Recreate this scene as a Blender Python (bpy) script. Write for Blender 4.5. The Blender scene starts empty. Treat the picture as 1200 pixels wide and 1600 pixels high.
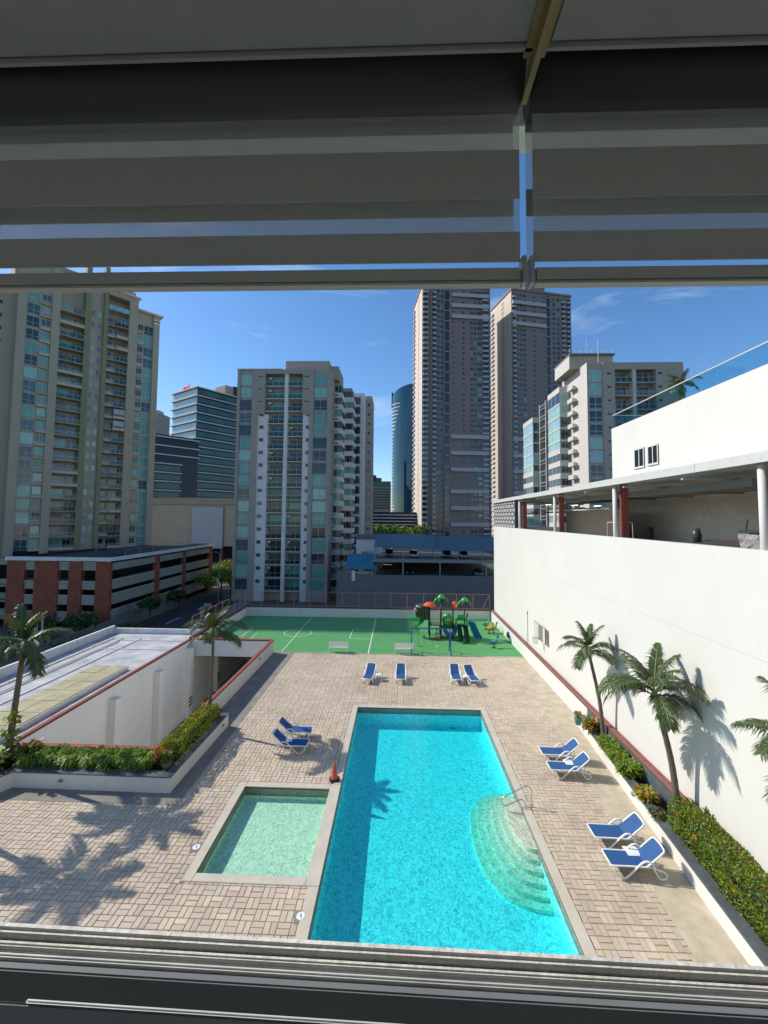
import bpy, bmesh, math, random
from mathutils import Vector, Matrix, Quaternion
S = bpy.context.scene
COL = S.collection
rad = math.radians
random.seed(7)

# ------------------------------------------------------------------ camera
F_PX = 660.6
YAW, PIT, ROL = rad(2.025), rad(3.2546), rad(0.5178)
PPX, PPY = 600.0, 771.32
CAM = Vector((0, 0, 11.5))
_f = Vector((-math.sin(YAW), math.cos(YAW), 0)); _r = Vector((math.cos(YAW), math.sin(YAW), 0)); _u = Vector((0, 0, 1))
CF = _f * math.cos(PIT) + _u * math.sin(PIT)
_u2 = _u * math.cos(PIT) - _f * math.sin(PIT)
CR = _r * math.cos(ROL) + _u2 * math.sin(ROL)
CU = _u2 * math.cos(ROL) - _r * math.sin(ROL)
cd = bpy.data.cameras.new('camera'); cam = bpy.data.objects.new('camera', cd); COL.objects.link(cam)
cd.sensor_fit = 'HORIZONTAL'; cd.sensor_width = 36.0; cd.lens = F_PX / 1200 * 36
cd.shift_y = -28.68 / 1200
cd.clip_start = 0.02; cd.clip_end = 6000
M = Matrix.Identity(4)
for i in range(3):
    M[i][0] = CR[i]; M[i][1] = CU[i]; M[i][2] = -CF[i]; M[i][3] = CAM[i]
cam.matrix_world = M
S.camera = cam

def ray(px, py): return CR * ((px - PPX) / F_PX) + CU * ((PPY - py) / F_PX) + CF
def H(px, py, v=0.0, ax=2):
    d = ray(px, py); return CAM + d * ((v - CAM[ax]) / d[ax])
def proj(p):
    q = Vector(p) - CAM; w = q.dot(CF)
    return (PPX + F_PX * q.dot(CR) / w, PPY - F_PX * q.dot(CU) / w, w)

# ------------------------------------------------------------------ world, sun, exposure
SUN_EL = rad(38.0)
TO_SUN_AZ = Vector((-0.953, 0.303, 0)).normalized()
to_sun = TO_SUN_AZ * math.cos(SUN_EL) + Vector((0, 0, 1)) * math.sin(SUN_EL)
W = bpy.data.worlds.new('World'); S.world = W; W.use_nodes = True
nt = W.node_tree; nt.nodes.clear()
o_ = nt.nodes.new('ShaderNodeOutputWorld'); bg = nt.nodes.new('ShaderNodeBackground')
sky = nt.nodes.new('ShaderNodeTexSky'); sky.sky_type = 'NISHITA'; sky.sun_disc = False
sky.sun_elevation = SUN_EL; sky.sun_rotation = math.atan2(TO_SUN_AZ.x, TO_SUN_AZ.y)
sky.altitude = 0; sky.air_density = 1.0; sky.dust_density = 0.35; sky.ozone_density = 4.5
bg.inputs['Strength'].default_value = 0.132
tc = nt.nodes.new('ShaderNodeTexCoord'); mp = nt.nodes.new('ShaderNodeMapping')
mp.inputs['Scale'].default_value = (1.0, 1.6, 4.5); mp.inputs['Rotation'].default_value = (0.0, 0.25, 0.2)
nz = nt.nodes.new('ShaderNodeTexNoise'); nz.inputs['Scale'].default_value = 2.6; nz.inputs['Detail'].default_value = 9; nz.inputs['Roughness'].default_value = 0.62; nz.inputs['Distortion'].default_value = 0.5
rp = nt.nodes.new('ShaderNodeValToRGB'); rp.color_ramp.elements[0].position = 0.56; rp.color_ramp.elements[0].color = (0, 0, 0, 1)
rp.color_ramp.elements[1].position = 0.85; rp.color_ramp.elements[1].color = (0.5, 0.5, 0.5, 1)
mx = nt.nodes.new('ShaderNodeMixRGB'); mx.inputs['Color2'].default_value = (6.5, 7.0, 7.6, 1)
hs = nt.nodes.new('ShaderNodeHueSaturation'); hs.inputs['Saturation'].default_value = 1.15
nt.links.new(tc.outputs['Generated'], mp.inputs['Vector']); nt.links.new(mp.outputs[0], nz.inputs['Vector'])
nt.links.new(nz.outputs[0], rp.inputs[0]); nt.links.new(rp.outputs[0], mx.inputs[0])
nt.links.new(sky.outputs[0], hs.inputs['Color']); nt.links.new(hs.outputs[0], mx.inputs[1])
nt.links.new(mx.outputs[0], bg.inputs['Color']); nt.links.new(bg.outputs[0], o_.inputs[0])
sd = bpy.data.lights.new('sun', 'SUN'); sun = bpy.data.objects.new('sun', sd); COL.objects.link(sun)
sd.energy = 3.5; sd.angle = rad(0.53); sd.color = (1.0, 0.94, 0.84)
sun.rotation_euler = (-to_sun).to_track_quat('-Z', 'Y').to_euler(); sun.location = (-60, 20, 80)
S.view_settings.view_transform = 'Standard'; S.view_settings.look = 'None'
S.view_settings.exposure = 0.38; S.view_settings.gamma = 1.0; S.view_settings.use_curve_mapping = False
S.render.engine = 'CYCLES'
S.cycles.max_bounces = 8; S.cycles.transparent_max_bounces = 24; S.cycles.volume_bounces = 0
S.cycles.caustics_reflective = False; S.cycles.caustics_refractive = False
S.cycles.sample_clamp_indirect = 6.0

# ------------------------------------------------------------------ materials
MATS = {}
def mat(name, col, rough=0.6, var=0.0, vscale=3.0, bump=0.0, bscale=20.0, metal=0.0, spec=0.5, col2=None, detail=5, coat=0.0, trans=0.0, alpha=1.0, emit=None, attr=None, streak=0.0):
    m = bpy.data.materials.new(name); m.use_nodes = True; n = m.node_tree; p = n.nodes['Principled BSDF']
    p.inputs['Roughness'].default_value = rough; p.inputs['Metallic'].default_value = metal
    p.inputs['Specular IOR Level'].default_value = spec; p.inputs['Coat Weight'].default_value = coat
    p.inputs['Transmission Weight'].default_value = trans; p.inputs['Alpha'].default_value = alpha
    c = (col[0], col[1], col[2], 1); p.inputs['Base Color'].default_value = c
    geo = None; src = None
    if var or bump or col2 or streak:
        geo = n.nodes.new('ShaderNodeNewGeometry')
    if col2 is None and var: col2 = tuple(max(0.0, x * (1 - var)) for x in col)
    if col2:
        t = n.nodes.new('ShaderNodeTexNoise'); t.inputs['Scale'].default_value = vscale; t.inputs['Detail'].default_value = detail; t.inputs['Roughness'].default_value = 0.6
        n.links.new(geo.outputs['Position'], t.inputs['Vector'])
        r = n.nodes.new('ShaderNodeMapRange'); r.inputs[1].default_value = 0.32; r.inputs[2].default_value = 0.68
        n.links.new(t.outputs[0], r.inputs[0])
        x = n.nodes.new('ShaderNodeMixRGB'); x.inputs[1].default_value = c; x.inputs[2].default_value = (*col2, 1)
        n.links.new(r.outputs[0], x.inputs[0]); src = x.outputs[0]
    if streak:
        mp_ = n.nodes.new('ShaderNodeMapping'); mp_.inputs['Scale'].default_value = (2.2, 2.2, 0.12)
        t2 = n.nodes.new('ShaderNodeTexNoise'); t2.inputs['Scale'].default_value = 1.0; t2.inputs['Detail'].default_value = 6
        n.links.new(geo.outputs['Position'], mp_.inputs[0]); n.links.new(mp_.outputs[0], t2.inputs['Vector'])
        r2 = n.nodes.new('ShaderNodeMapRange'); r2.inputs[1].default_value = 0.5; r2.inputs[2].default_value = 0.8
        n.links.new(t2.outputs[0], r2.inputs[0])
        k = n.nodes.new('ShaderNodeMath'); k.operation = 'MULTIPLY'; k.inputs[1].default_value = streak; n.links.new(r2.outputs[0], k.inputs[0])
        x2 = n.nodes.new('ShaderNodeMixRGB'); x2.inputs[2].default_value = (col[0] * .45, col[1] * .43, col[2] * .38, 1)
        if src: n.links.new(src, x2.inputs[1])
        else: x2.inputs[1].default_value = c
        n.links.new(k.outputs[0], x2.inputs[0]); src = x2.outputs[0]
    if name == 'paver':
        t3 = n.nodes.new('ShaderNodeTexNoise'); t3.inputs['Scale'].default_value = .23; t3.inputs['Detail'].default_value = 7; t3.inputs['Roughness'].default_value = .65
        n.links.new(geo.outputs['Position'], t3.inputs['Vector'])
        r3 = n.nodes.new('ShaderNodeMapRange'); r3.inputs[1].default_value = .48; r3.inputs[2].default_value = .72; r3.inputs[4].default_value = .62; n.links.new(t3.outputs[0], r3.inputs[0])
        x3 = n.nodes.new('ShaderNodeMixRGB'); x3.inputs[2].default_value = (.36, .285, .215, 1); n.links.new(src, x3.inputs[1]); n.links.new(r3.outputs[0], x3.inputs[0]); src = x3.outputs[0]
        t4 = n.nodes.new('ShaderNodeTexNoise'); t4.inputs['Scale'].default_value = 14; t4.inputs['Detail'].default_value = 6; n.links.new(geo.outputs['Position'], t4.inputs['Vector'])
        r4 = n.nodes.new('ShaderNodeMapRange'); r4.inputs[1].default_value = .5; r4.inputs[2].default_value = .75; r4.inputs[4].default_value = .35; n.links.new(t4.outputs[0], r4.inputs[0])
        x4 = n.nodes.new('ShaderNodeMixRGB'); x4.inputs[2].default_value = (.36, .30, .235, 1); n.links.new(src, x4.inputs[1]); n.links.new(r4.outputs[0], x4.inputs[0]); src = x4.outputs[0]
    if attr:
        a = n.nodes.new('ShaderNodeAttribute'); a.attribute_name = attr
        x = n.nodes.new('ShaderNodeMixRGB'); x.blend_type = 'MULTIPLY'; x.inputs[0].default_value = 1
        if src: n.links.new(src, x.inputs[1])
        else: x.inputs[1].default_value = c
        n.links.new(a.outputs['Color'], x.inputs[2]); src = x.outputs[0]
    if src: n.links.new(src, p.inputs['Base Color'])
    if bump:
        t = n.nodes.new('ShaderNodeTexNoise'); t.inputs['Scale'].default_value = bscale; t.inputs['Detail'].default_value = 6
        n.links.new(geo.outputs['Position'], t.inputs['Vector'])
        b = n.nodes.new('ShaderNodeBump'); b.inputs['Strength'].default_value = bump; b.inputs['Distance'].default_value = 0.02
        n.links.new(t.outputs[0], b.inputs['Height']); n.links.new(b.outputs[0], p.inputs['Normal'])
    if emit:
        p.inputs['Emission Color'].default_value = (*emit[:3], 1); p.inputs['Emission Strength'].default_value = emit[3]
    MATS[name] = m; return m
def leafmat(name, col, col2, rough=0.45, tr=0.3, vscale=6):
    m = mat(name, col, rough, col2=col2, vscale=vscale, spec=0.4)
    n = m.node_tree; p = n.nodes['Principled BSDF']; out = [x for x in n.nodes if x.type == 'OUTPUT_MATERIAL'][0]
    tl = n.nodes.new('ShaderNodeBsdfTranslucent'); ms = n.nodes.new('ShaderNodeMixShader'); ms.inputs[0].default_value = tr
    tl.inputs['Color'].default_value = (min(1, col[0] * 1.9), min(1, col[1] * 1.6), col[2] * .8, 1)
    n.links.new(p.outputs[0], ms.inputs[1]); n.links.new(tl.outputs[0], ms.inputs[2]); n.links.new(ms.outputs[0], out.inputs[0])
    return m

white = mat('white_paint', (.70, .68, .625), .7, col2=(.66, .645, .60), vscale=.35, bump=.08, bscale=30, streak=.07)
white_well = mat('bright_white_paint', (.88, .86, .80), .75, col2=(.82, .80, .75), vscale=.5, streak=.08)
white_dirty = mat('white_paint_weathered', (.76, .755, .73), .75, col2=(.64, .63, .60), vscale=.8, streak=.35)
cap_brown = mat('cap_brown', (.235, .13, .105), .7, var=.25, vscale=3)
red_cap = mat('red_paint', (.37, .080, .065), .6, var=.35, vscale=4)
maroon = mat('maroon_paint', (.16, .065, .055), .7, var=.3)
dark_cap = mat('dark_grey_paint', (.075, .09, .10), .55, col2=(.115, .135, .145), vscale=2.2)
grey_wall = mat('grey_render', (.185, .18, .172), .8, var=.14, vscale=.4, streak=.2)
concrete = mat('concrete', (.30, .275, .235), .85, col2=(.19, .175, .15), vscale=1.1, bump=.3, bscale=12, detail=9)
concrete_pale = mat('pale_stained_concrete', (.60, .52, .385), .85, col2=(.42, .355, .25), vscale=1.6, bump=.3, bscale=10, detail=10)
mortar = mat('mortar', (.30, .255, .20), .95, var=.3, vscale=3)
brick_paver = mat('paver', (.63, .515, .385), .8, col2=(.52, .43, .325), vscale=.75, bump=.35, bscale=28, detail=9, attr='tone')
coping_m = mat('coping_stone', (.60, .54, .43), .75, col2=(.50, .45, .36), vscale=1.5, bump=.15, bscale=25)
asphalt = mat('asphalt', (.05, .05, .052), .9, var=.3, vscale=.7)
court_green = mat('court_green', (.092, .325, .105), .75, col2=(.075, .28, .09), vscale=.5, detail=8)
line_white = mat('line_white', (.72, .76, .70), .7, var=.15)
blind_fabric = mat('blind_fabric', (.42, .43, .395), .75, bump=.12, bscale=900, var=.08, vscale=60)
blind_rail = mat('blind_rail', (.40, .40, .36), .45)
blind_head = mat('blind_headrail', (.36, .38, .37), .5, var=.1, vscale=30)
tan_strip = mat('tan_strip', (.36, .29, .12), .5)
room_paint = mat('room_paint', (.82, .81, .77), .8)
alu = mat('aluminium', (.72, .72, .68), .45, metal=.2, var=.2, vscale=14)
sill_stone = mat('sill_cement', (.78, .75, .67), .8, col2=(.58, .55, .49), vscale=9, bump=.3, bscale=60)
dark_frame = mat('dark_frame', (.06, .066, .068), .35, var=.2, vscale=20)
steel = mat('steel', (.55, .55, .53), .25, metal=1.0)
plastic_white = mat('white_resin', (.82, .82, .80), .35)
sling_blue = mat('blue_sling', (.015, .090, .265), .7, var=.18, vscale=30, bump=.1, bscale=300)
cone_orange = mat('cone_orange', (.62, .10, .03), .5, var=.2)
black_rubber = mat('black_rubber', (.02, .02, .02), .7)
tile_pool = mat('pool_tile', (.50, .95, .97), .35, var=.06, vscale=8)
tile_step = mat('step_tile', (.84, .80, .60), .5, var=.08, vscale=7)
tile_kid = mat('kid_pool_tile', (.86, .94, .80), .4, col2=(.78, .90, .75), vscale=9)
tile_line = mat('waterline_tile', (.30, .30, .24), .4, var=.3, vscale=9)
leaf_a = leafmat('leaf_green', (.14, .25, .028), (.085, .165, .02))
leaf_b = leafmat('leaf_yellow_green', (.31, .37, .035), (.20, .27, .025))
leaf_c = leafmat('leaf_dark', (.030, .070, .018), (.02, .05, .014))
leaf_fern = leafmat('leaf_fern', (.19, .33, .028), (.12, .23, .022))
leaf_croton = leafmat('leaf_croton', (.30, .12, .03), (.16, .13, .03))
leaf_red = leafmat('flower_red', (.60, .09, .04), (.55, .16, .05))
leaf_yel = leafmat('flower_yellow', (.62, .36, .04), (.6, .25, .05))
palm_leaf = leafmat('palm_leaf', (.060, .095, .030), (.10, .14, .05), rough=.4, tr=.22)
palm_trunk = mat('palm_trunk', (.165, .14, .105), .9, col2=(.10, .085, .065), vscale=9, bump=.5, bscale=24)
palm_shaft = mat('palm_crownshaft', (.22, .26, .10), .5, var=.3)
bark = mat('bark', (.10, .075, .05), .9, var=.4)
soil = mat('soil', (.05, .035, .022), .95, var=.4)
play_green = mat('play_green', (.03, .36, .08), .35)
play_dkgreen = mat('play_dark_green', (.012, .055, .025), .4)
play_red = mat('play_red', (.72, .10, .035), .4)
play_blue = mat('play_blue', (.03, .09, .30), .4)
play_cyan = mat('play_cyan', (.06, .36, .50), .4)
play_post = mat('play_post', (.035, .02, .018), .5)
play_yellow = mat('play_yellow', (.70, .48, .06), .4)
play_cream = mat('play_cream', (.62, .56, .40), .5)
pink_metal = mat('pink_metal', (.42, .22, .19), .6, var=.2)
beige = mat('beige_render', (.46, .395, .285), .85, col2=(.41, .35, .255), vscale=.12, streak=.12)
beige_lt = mat('light_beige_render', (.56, .49, .37), .85, var=.1, vscale=.2)
olive = mat('olive_render', (.27, .27, .15), .85, var=.12, vscale=.2)
grey_b2 = mat('mid_grey_render', (.41, .345, .29), .85, var=.08, vscale=.2)
white_b2 = mat('off_white_render', (.80, .72, .65), .8, var=.08, vscale=.3, streak=.15)
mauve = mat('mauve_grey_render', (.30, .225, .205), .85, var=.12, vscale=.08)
mauve_lt = mat('pale_mauve_band', (.50, .46, .47), .8)
cream_side = mat('sunlit_cream_render', (.66, .57, .46), .8, var=.08, vscale=.1)
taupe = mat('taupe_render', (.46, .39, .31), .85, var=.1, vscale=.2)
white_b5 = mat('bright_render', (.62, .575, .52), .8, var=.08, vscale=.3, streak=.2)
brick_red = mat('red_brick', (.34, .095, .045), .85, col2=(.20, .055, .03), vscale=1.4, detail=9, bump=.4, bscale=8)
beige_garage = mat('garage_spandrel', (.36, .34, .28), .85, var=.15, vscale=.5, streak=.25)
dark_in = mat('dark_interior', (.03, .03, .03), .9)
glass_teal = mat('glass_teal', (.15, .40, .32), .08, var=.25, vscale=.35, spec=.7)
glass_pale = mat('glass_pale_teal', (.32, .56, .46), .1, var=.2, vscale=.5, spec=.7)
glass_dark = mat('glass_dark', (.018, .026, .032), .05, spec=.8)
glass_mid = mat('glass_mid', (.05, .115, .115), .06, spec=.8, var=.3, vscale=.5)
glass_curtain = mat('glass_curtain', (.42, .46, .43), .12, var=.35, vscale=.6, spec=.6)
glass_office = mat('glass_office', (.045, .165, .155), .12, var=.45, vscale=.12, spec=.35)
glass_navy = mat('glass_navy', (.014, .024, .042), .15, spec=.25)
glass_curve = mat('glass_curve', (.020, .115, .165), .05, var=.35, vscale=.03, spec=1.0)
glass_sunlit_tint = mat('glass_sky_tint', (.33, .52, .53), .1, var=.25, vscale=.4, spec=.8)  # pale base colour holds the sun and sky reflected in the panes
frame_white = mat('frame_white', (.62, .62, .58), .5)
frame_grey = mat('frame_grey', (.24, .24, .23), .5)
ledge_white = mat('ledge_white', (.66, .62, .60), .7)
canopy_blue = mat('canopy_blue', (.06, .145, .185), .5, var=.2, vscale=.4)
canopy_blue2 = mat('canopy_bright_blue', (.02, .21, .31), .45, var=.2, vscale=.4)
roof_mem = mat('roof_membrane', (.58, .575, .56), .8, col2=(.33, .335, .34), vscale=.9, detail=9)
roof_rust = mat('rust_stained_roof', (.60, .58, .55), .8, col2=(.40, .24, .17), vscale=1.6, detail=8)
skylight_m = mat('skylight_panel', (.62, .55, .34), .35, var=.3, vscale=1.2)
metal_grey = mat('grey_metal', (.30, .31, .31), .5, metal=.3)
fascia = mat('fascia_metal', (.60, .60, .57), .5, var=.1)
ceil_grey = mat('ceiling_grey', (.42, .42, .40), .8)
red_steel = mat('red_steel', (.34, .085, .055), .6, var=.2)
car_white = mat('car_white', (.72, .72, .70), .25, coat=.5)
car_dark = mat('car_dark', (.02, .025, .035), .2, coat=.6)
car_silver = mat('car_silver', (.35, .36, .37), .25, coat=.5, metal=.4)
sign_red = mat('sign_red', (.75, .03, .035), .5, emit=(.9, .03, .04, .35))
billboard_m = mat('billboard_face', (.52, .55, .62), .6, var=.04, vscale=.05)
lamp_glow = mat('lamp_tube', (.9, .9, .85), .4, emit=(1, .97, .9, 2.0))
teal_pot = mat('teal_pot', (.05, .25, .25), .5)
olive_pot = mat('olive_pot', (.16, .20, .08), .6)
terracotta = mat('terracotta_roof', (.32, .10, .06), .8, var=.3, vscale=4)
gravel = mat('rough_stone', (.40, .37, .36), .95, col2=(.16, .15, .15), vscale=9, bump=1.0, bscale=14, detail=10)
def one_sided(n, fr, ms):
    """reflection on the outer face only (light leaving the sheet passes straight through)"""
    g = n.nodes.new('ShaderNodeNewGeometry'); s = n.nodes.new('ShaderNodeMath'); s.operation = 'SUBTRACT'; s.inputs[0].default_value = 1.0
    k = n.nodes.new('ShaderNodeMath'); k.operation = 'MULTIPLY'
    n.links.new(g.outputs['Backfacing'], s.inputs[1]); n.links.new(s.outputs[0], k.inputs[0]); n.links.new(fr.outputs[0], k.inputs[1]); n.links.new(k.outputs[0], ms.inputs[0])
def glassy(name, tint, mixv=.85, rough=.02):
    m = bpy.data.materials.new(name); m.use_nodes = True; n = m.node_tree; n.nodes.clear()
    out = n.nodes.new('ShaderNodeOutputMaterial'); t = n.nodes.new('ShaderNodeBsdfTransparent'); g = n.nodes.new('ShaderNodeBsdfGlossy')
    t.inputs['Color'].default_value = (*tint, 1); g.inputs['Roughness'].default_value = rough
    fr = n.nodes.new('ShaderNodeFresnel'); fr.inputs[0].default_value = 1.5
    ms = n.nodes.new('ShaderNodeMixShader'); one_sided(n, fr, ms); n.links.new(t.outputs[0], ms.inputs[1]); n.links.new(g.outputs[0], ms.inputs[2]); n.links.new(ms.outputs[0], out.inputs[0])
    MATS[name] = m; return m
rail_glass = glassy('rail_glass', (.70, .88, .92))
balc_glass = glassy('balcony_glass', (.55, .72, .68))
def sheer_mat():
    m = bpy.data.materials.new('sheer_fabric'); m.use_nodes = True; n = m.node_tree; n.nodes.clear()
    out = n.nodes.new('ShaderNodeOutputMaterial'); t = n.nodes.new('ShaderNodeBsdfTransparent'); d = n.nodes.new('ShaderNodeBsdfTranslucent'); e = n.nodes.new('ShaderNodeBsdfDiffuse')
    d.inputs[0].default_value = (.5, .5, .47, 1); e.inputs[0].default_value = (.5, .5, .46, 1)
    a = n.nodes.new('ShaderNodeMixShader'); a.inputs[0].default_value = .5; b = n.nodes.new('ShaderNodeMixShader'); b.inputs[0].default_value = .34
    n.links.new(d.outputs[0], a.inputs[1]); n.links.new(e.outputs[0], a.inputs[2]); n.links.new(t.outputs[0], b.inputs[1]); n.links.new(a.outputs[0], b.inputs[2]); n.links.new(b.outputs[0], out.inputs[0])
    return m
sheer = sheer_mat()
def water_mat(name, dens, acol, lo, sc):
    m = bpy.data.materials.new(name); m.use_nodes = True; n = m.node_tree; n.nodes.clear()
    out = n.nodes.new('ShaderNodeOutputMaterial'); t = n.nodes.new('ShaderNodeBsdfTransparent'); g = n.nodes.new('ShaderNodeBsdfGlossy')
    g.inputs['Roughness'].default_value = .03
    geo = n.nodes.new('ShaderNodeNewGeometry')
    mp_ = n.nodes.new('ShaderNodeMapping'); mp_.inputs['Scale'].default_value = (1, .8, 0); mp_.inputs['Rotation'].default_value = (0, 0, .5)
    n.links.new(geo.outputs['Position'], mp_.inputs[0])
    nz_ = n.nodes.new('ShaderNodeTexNoise'); nz_.inputs['Scale'].default_value = 2.2; nz_.inputs['Detail'].default_value = 2
    n.links.new(mp_.outputs[0], nz_.inputs['Vector'])
    ad = n.nodes.new('ShaderNodeVectorMath'); ad.operation = 'MULTIPLY_ADD'; ad.inputs[1].default_value = (.32, .32, 0)
    n.links.new(nz_.outputs['Color'], ad.inputs[0]); n.links.new(mp_.outputs[0], ad.inputs[2])
    v0 = n.nodes.new('ShaderNodeTexNoise'); v0.inputs['Scale'].default_value = sc; v0.inputs['Detail'].default_value = 1.5; v0.inputs['Distortion'].default_value = 1.2
    n.links.new(ad.outputs[0], v0.inputs['Vector'])
    v1 = n.nodes.new('ShaderNodeMath'); v1.operation = 'SUBTRACT'; v1.inputs[1].default_value = .5; n.links.new(v0.outputs[0], v1.inputs[0])
    v = n.nodes.new('ShaderNodeMath'); v.operation = 'ABSOLUTE'; n.links.new(v1.outputs[0], v.inputs[0])
    r = n.nodes.new('ShaderNodeMapRange'); r.interpolation_type = 'SMOOTHSTEP'; r.inputs[1].default_value = 0.0; r.inputs[2].default_value = .16; r.inputs[3].default_value = 1.0; r.inputs[4].default_value = lo  # ripple pattern in the transparency stands in for caustic light
    n.links.new(v.outputs[0], r.inputs[0])
    cx = n.nodes.new('ShaderNodeCombineXYZ')
    for i in range(3): n.links.new(r.outputs[0], cx.inputs[i])
    n.links.new(cx.outputs[0], t.inputs['Color'])
    nb = n.nodes.new('ShaderNodeTexNoise'); nb.inputs['Scale'].default_value = 5.5; nb.inputs['Detail'].default_value = 3; nb.inputs['Distortion'].default_value = .6
    n.links.new(mp_.outputs[0], nb.inputs['Vector'])
    b = n.nodes.new('ShaderNodeBump'); b.inputs['Strength'].default_value = .22; b.inputs['Distance'].default_value = .04
    n.links.new(nb.outputs[0], b.inputs['Height']); n.links.new(b.outputs[0], g.inputs['Normal'])
    fr = n.nodes.new('ShaderNodeFresnel'); fr.inputs[0].default_value = 1.33; n.links.new(b.outputs[0], fr.inputs['Normal'])
    ms = n.nodes.new('ShaderNodeMixShader'); one_sided(n, fr, ms); n.links.new(t.outputs[0], ms.inputs[1]); n.links.new(g.outputs[0], ms.inputs[2]); n.links.new(ms.outputs[0], out.inputs[0])
    va = n.nodes.new('ShaderNodeVolumeAbsorption'); va.inputs['Color'].default_value = (*acol, 1); va.inputs['Density'].default_value = dens
    n.links.new(va.outputs[0], out.inputs['Volume'])
    return m
water_pool = water_mat('pool_water', .80, (.0, .962, .985), .66, 7.5)
water_kid = water_mat('kid_pool_water', .5, (.0, .90, .52), .70, 8.0)

# ------------------------------------------------------------------ helpers
def tag(o, label, cat, group=None):
    o['label'] = label; o['category'] = cat
    if group: o['group'] = group
    return o
def thing(name, label, cat, loc=(0, 0, 0), rz=0.0, group=None):
    o = bpy.data.objects.new(name, None); COL.objects.link(o); o.location = loc; o.rotation_euler = (0, 0, rz); o.empty_display_size = .3
    return tag(o, label, cat, group)
def struct(o): o['kind'] = 'structure'; return o
def stuff(o): o['kind'] = 'stuff'; return o
def link(name, me, parent=None, loc=None, rot=None, scale=None):
    o = bpy.data.objects.new(name, me); COL.objects.link(o)
    if parent is not None: o.parent = parent
    if loc is not None: o.location = loc
    if rot is not None: o.rotation_euler = rot
    if scale is not None: o.scale = scale
    return o
class MB:
    def __init__(s): s.v = []; s.f = []; s.m = []; s.mats = []; s.cur = 0
    def use(s, m):
        if m not in s.mats: s.mats.append(m)
        s.cur = s.mats.index(m); return s
    def face(s, ids): s.f.append(ids); s.m.append(s.cur)
    def quad(s, a, b, c, d):
        i = len(s.v); s.v += [tuple(a), tuple(b), tuple(c), tuple(d)]; s.face((i, i + 1, i + 2, i + 3))
    def tri(s, a, b, c):
        i = len(s.v); s.v += [tuple(a), tuple(b), tuple(c)]; s.face((i, i + 1, i + 2))
    def box(s, x0, x1, y0, y1, z0, z1):
        i = len(s.v)
        s.v += [(x0, y0, z0), (x1, y0, z0), (x1, y1, z0), (x0, y1, z0), (x0, y0, z1), (x1, y0, z1), (x1, y1, z1), (x0, y1, z1)]
        for q in ((0, 3, 2, 1), (4, 5, 6, 7), (0, 1, 5, 4), (1, 2, 6, 5), (2, 3, 7, 6), (3, 0, 4, 7)): s.face(tuple(i + k for k in q))
        return s
    def prism(s, pts, z0, z1):
        n = len(pts); i = len(s.v)
        s.v += [(p[0], p[1], z0) for p in pts] + [(p[0], p[1], z1) for p in pts]
        s.face(tuple(i + k for k in reversed(range(n)))); s.face(tuple(i + n + k for k in range(n)))
        for k in range(n): s.face((i + k, i + (k + 1) % n, i + n + (k + 1) % n, i + n + k))
        return s
    def tube(s, pts, r, n=8, flat=1.0, cap=True):
        pts = [Vector(p) for p in pts]; rs = r if isinstance(r, (list, tuple)) else [r] * len(pts)
        base = len(s.v); up = Vector((0, 0, 1)); prev = None
        for k, p in enumerate(pts):
            t = (pts[min(k + 1, len(pts) - 1)] - pts[max(k - 1, 0)]).normalized()
            if prev is None:
                a = t.cross(up)
                if a.length < 1e-4: a = t.cross(Vector((0, 1, 0)))
                a.normalize()
            else:
                a = prev - t * prev.dot(t); a.normalize()
            prev = a; b = t.cross(a)
            for j in range(n):
                an = 2 * math.pi * j / n; q = p + (a * math.cos(an) + b * math.sin(an) * flat) * rs[k]; s.v.append(tuple(q))
        for k in range(len(pts) - 1):
            for j in range(n):
                a0 = base + k * n + j; a1 = base + k * n + (j + 1) % n
                s.face((a0, a1, a1 + n, a0 + n))
        if cap:
            s.face(tuple(base + j for j in reversed(range(n)))); s.face(tuple(base + (len(pts) - 1) * n + j for j in range(n)))
        return s
    def lathe(s, prof, n=16, c=(0, 0)):
        base = len(s.v)
        for r, z in prof:
            for j in range(n):
                an = 2 * math.pi * j / n; s.v.append((c[0] + r * math.cos(an), c[1] + r * math.sin(an), z))
        for k in range(len(prof) - 1):
            for j in range(n):
                a0 = base + k * n + j; a1 = base + k * n + (j + 1) % n
                s.face((a0, a1, a1 + n, a0 + n))
        s.face(tuple(base + j for j in reversed(range(n)))); s.face(tuple(base + (len(prof) - 1) * n + j for j in range(n)))
        return s
    def mesh(s, name, m=None, smooth=False, bevel=0):
        me = bpy.data.meshes.new(name); me.from_pydata(s.v, [], s.f)
        mats = s.mats if s.mats else [m]
        for x in mats: me.materials.append(x)
        if s.mats: me.polygons.foreach_set('material_index', s.m)
        if bevel:
            bm = bmesh.new(); bm.from_mesh(me); bmesh.ops.remove_doubles(bm, verts=bm.verts, dist=1e-5)
            bmesh.ops.bevel(bm, geom=[e for e in bm.edges if len(e.link_faces) == 2 and e.calc_face_angle() > .6], offset=bevel, segments=2, affect='EDGES', clamp_overlap=True)
            bm.to_mesh(me); bm.free()
        if smooth: me.polygons.foreach_set('use_smooth', [True] * len(me.polygons))
        me.update(); return me
    def build(s, name, m=None, parent=None, smooth=False, loc=None, bevel=0):
        return link(name, s.mesh(name, m, smooth, bevel), parent, loc)
UNIT = {}
def cube(name, parent, m, x0, x1, y0, y1, z0, z1):
    """one box object; alike boxes share a unit mesh"""
    if m.name not in UNIT: UNIT[m.name] = MB().box(-.5, .5, -.5, .5, -.5, .5).mesh('block', m)
    return link(name, UNIT[m.name], parent, ((x0 + x1) / 2, (y0 + y1) / 2, (z0 + z1) / 2), None, (abs(x1 - x0), abs(y1 - y0), abs(z1 - z0)))
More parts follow.
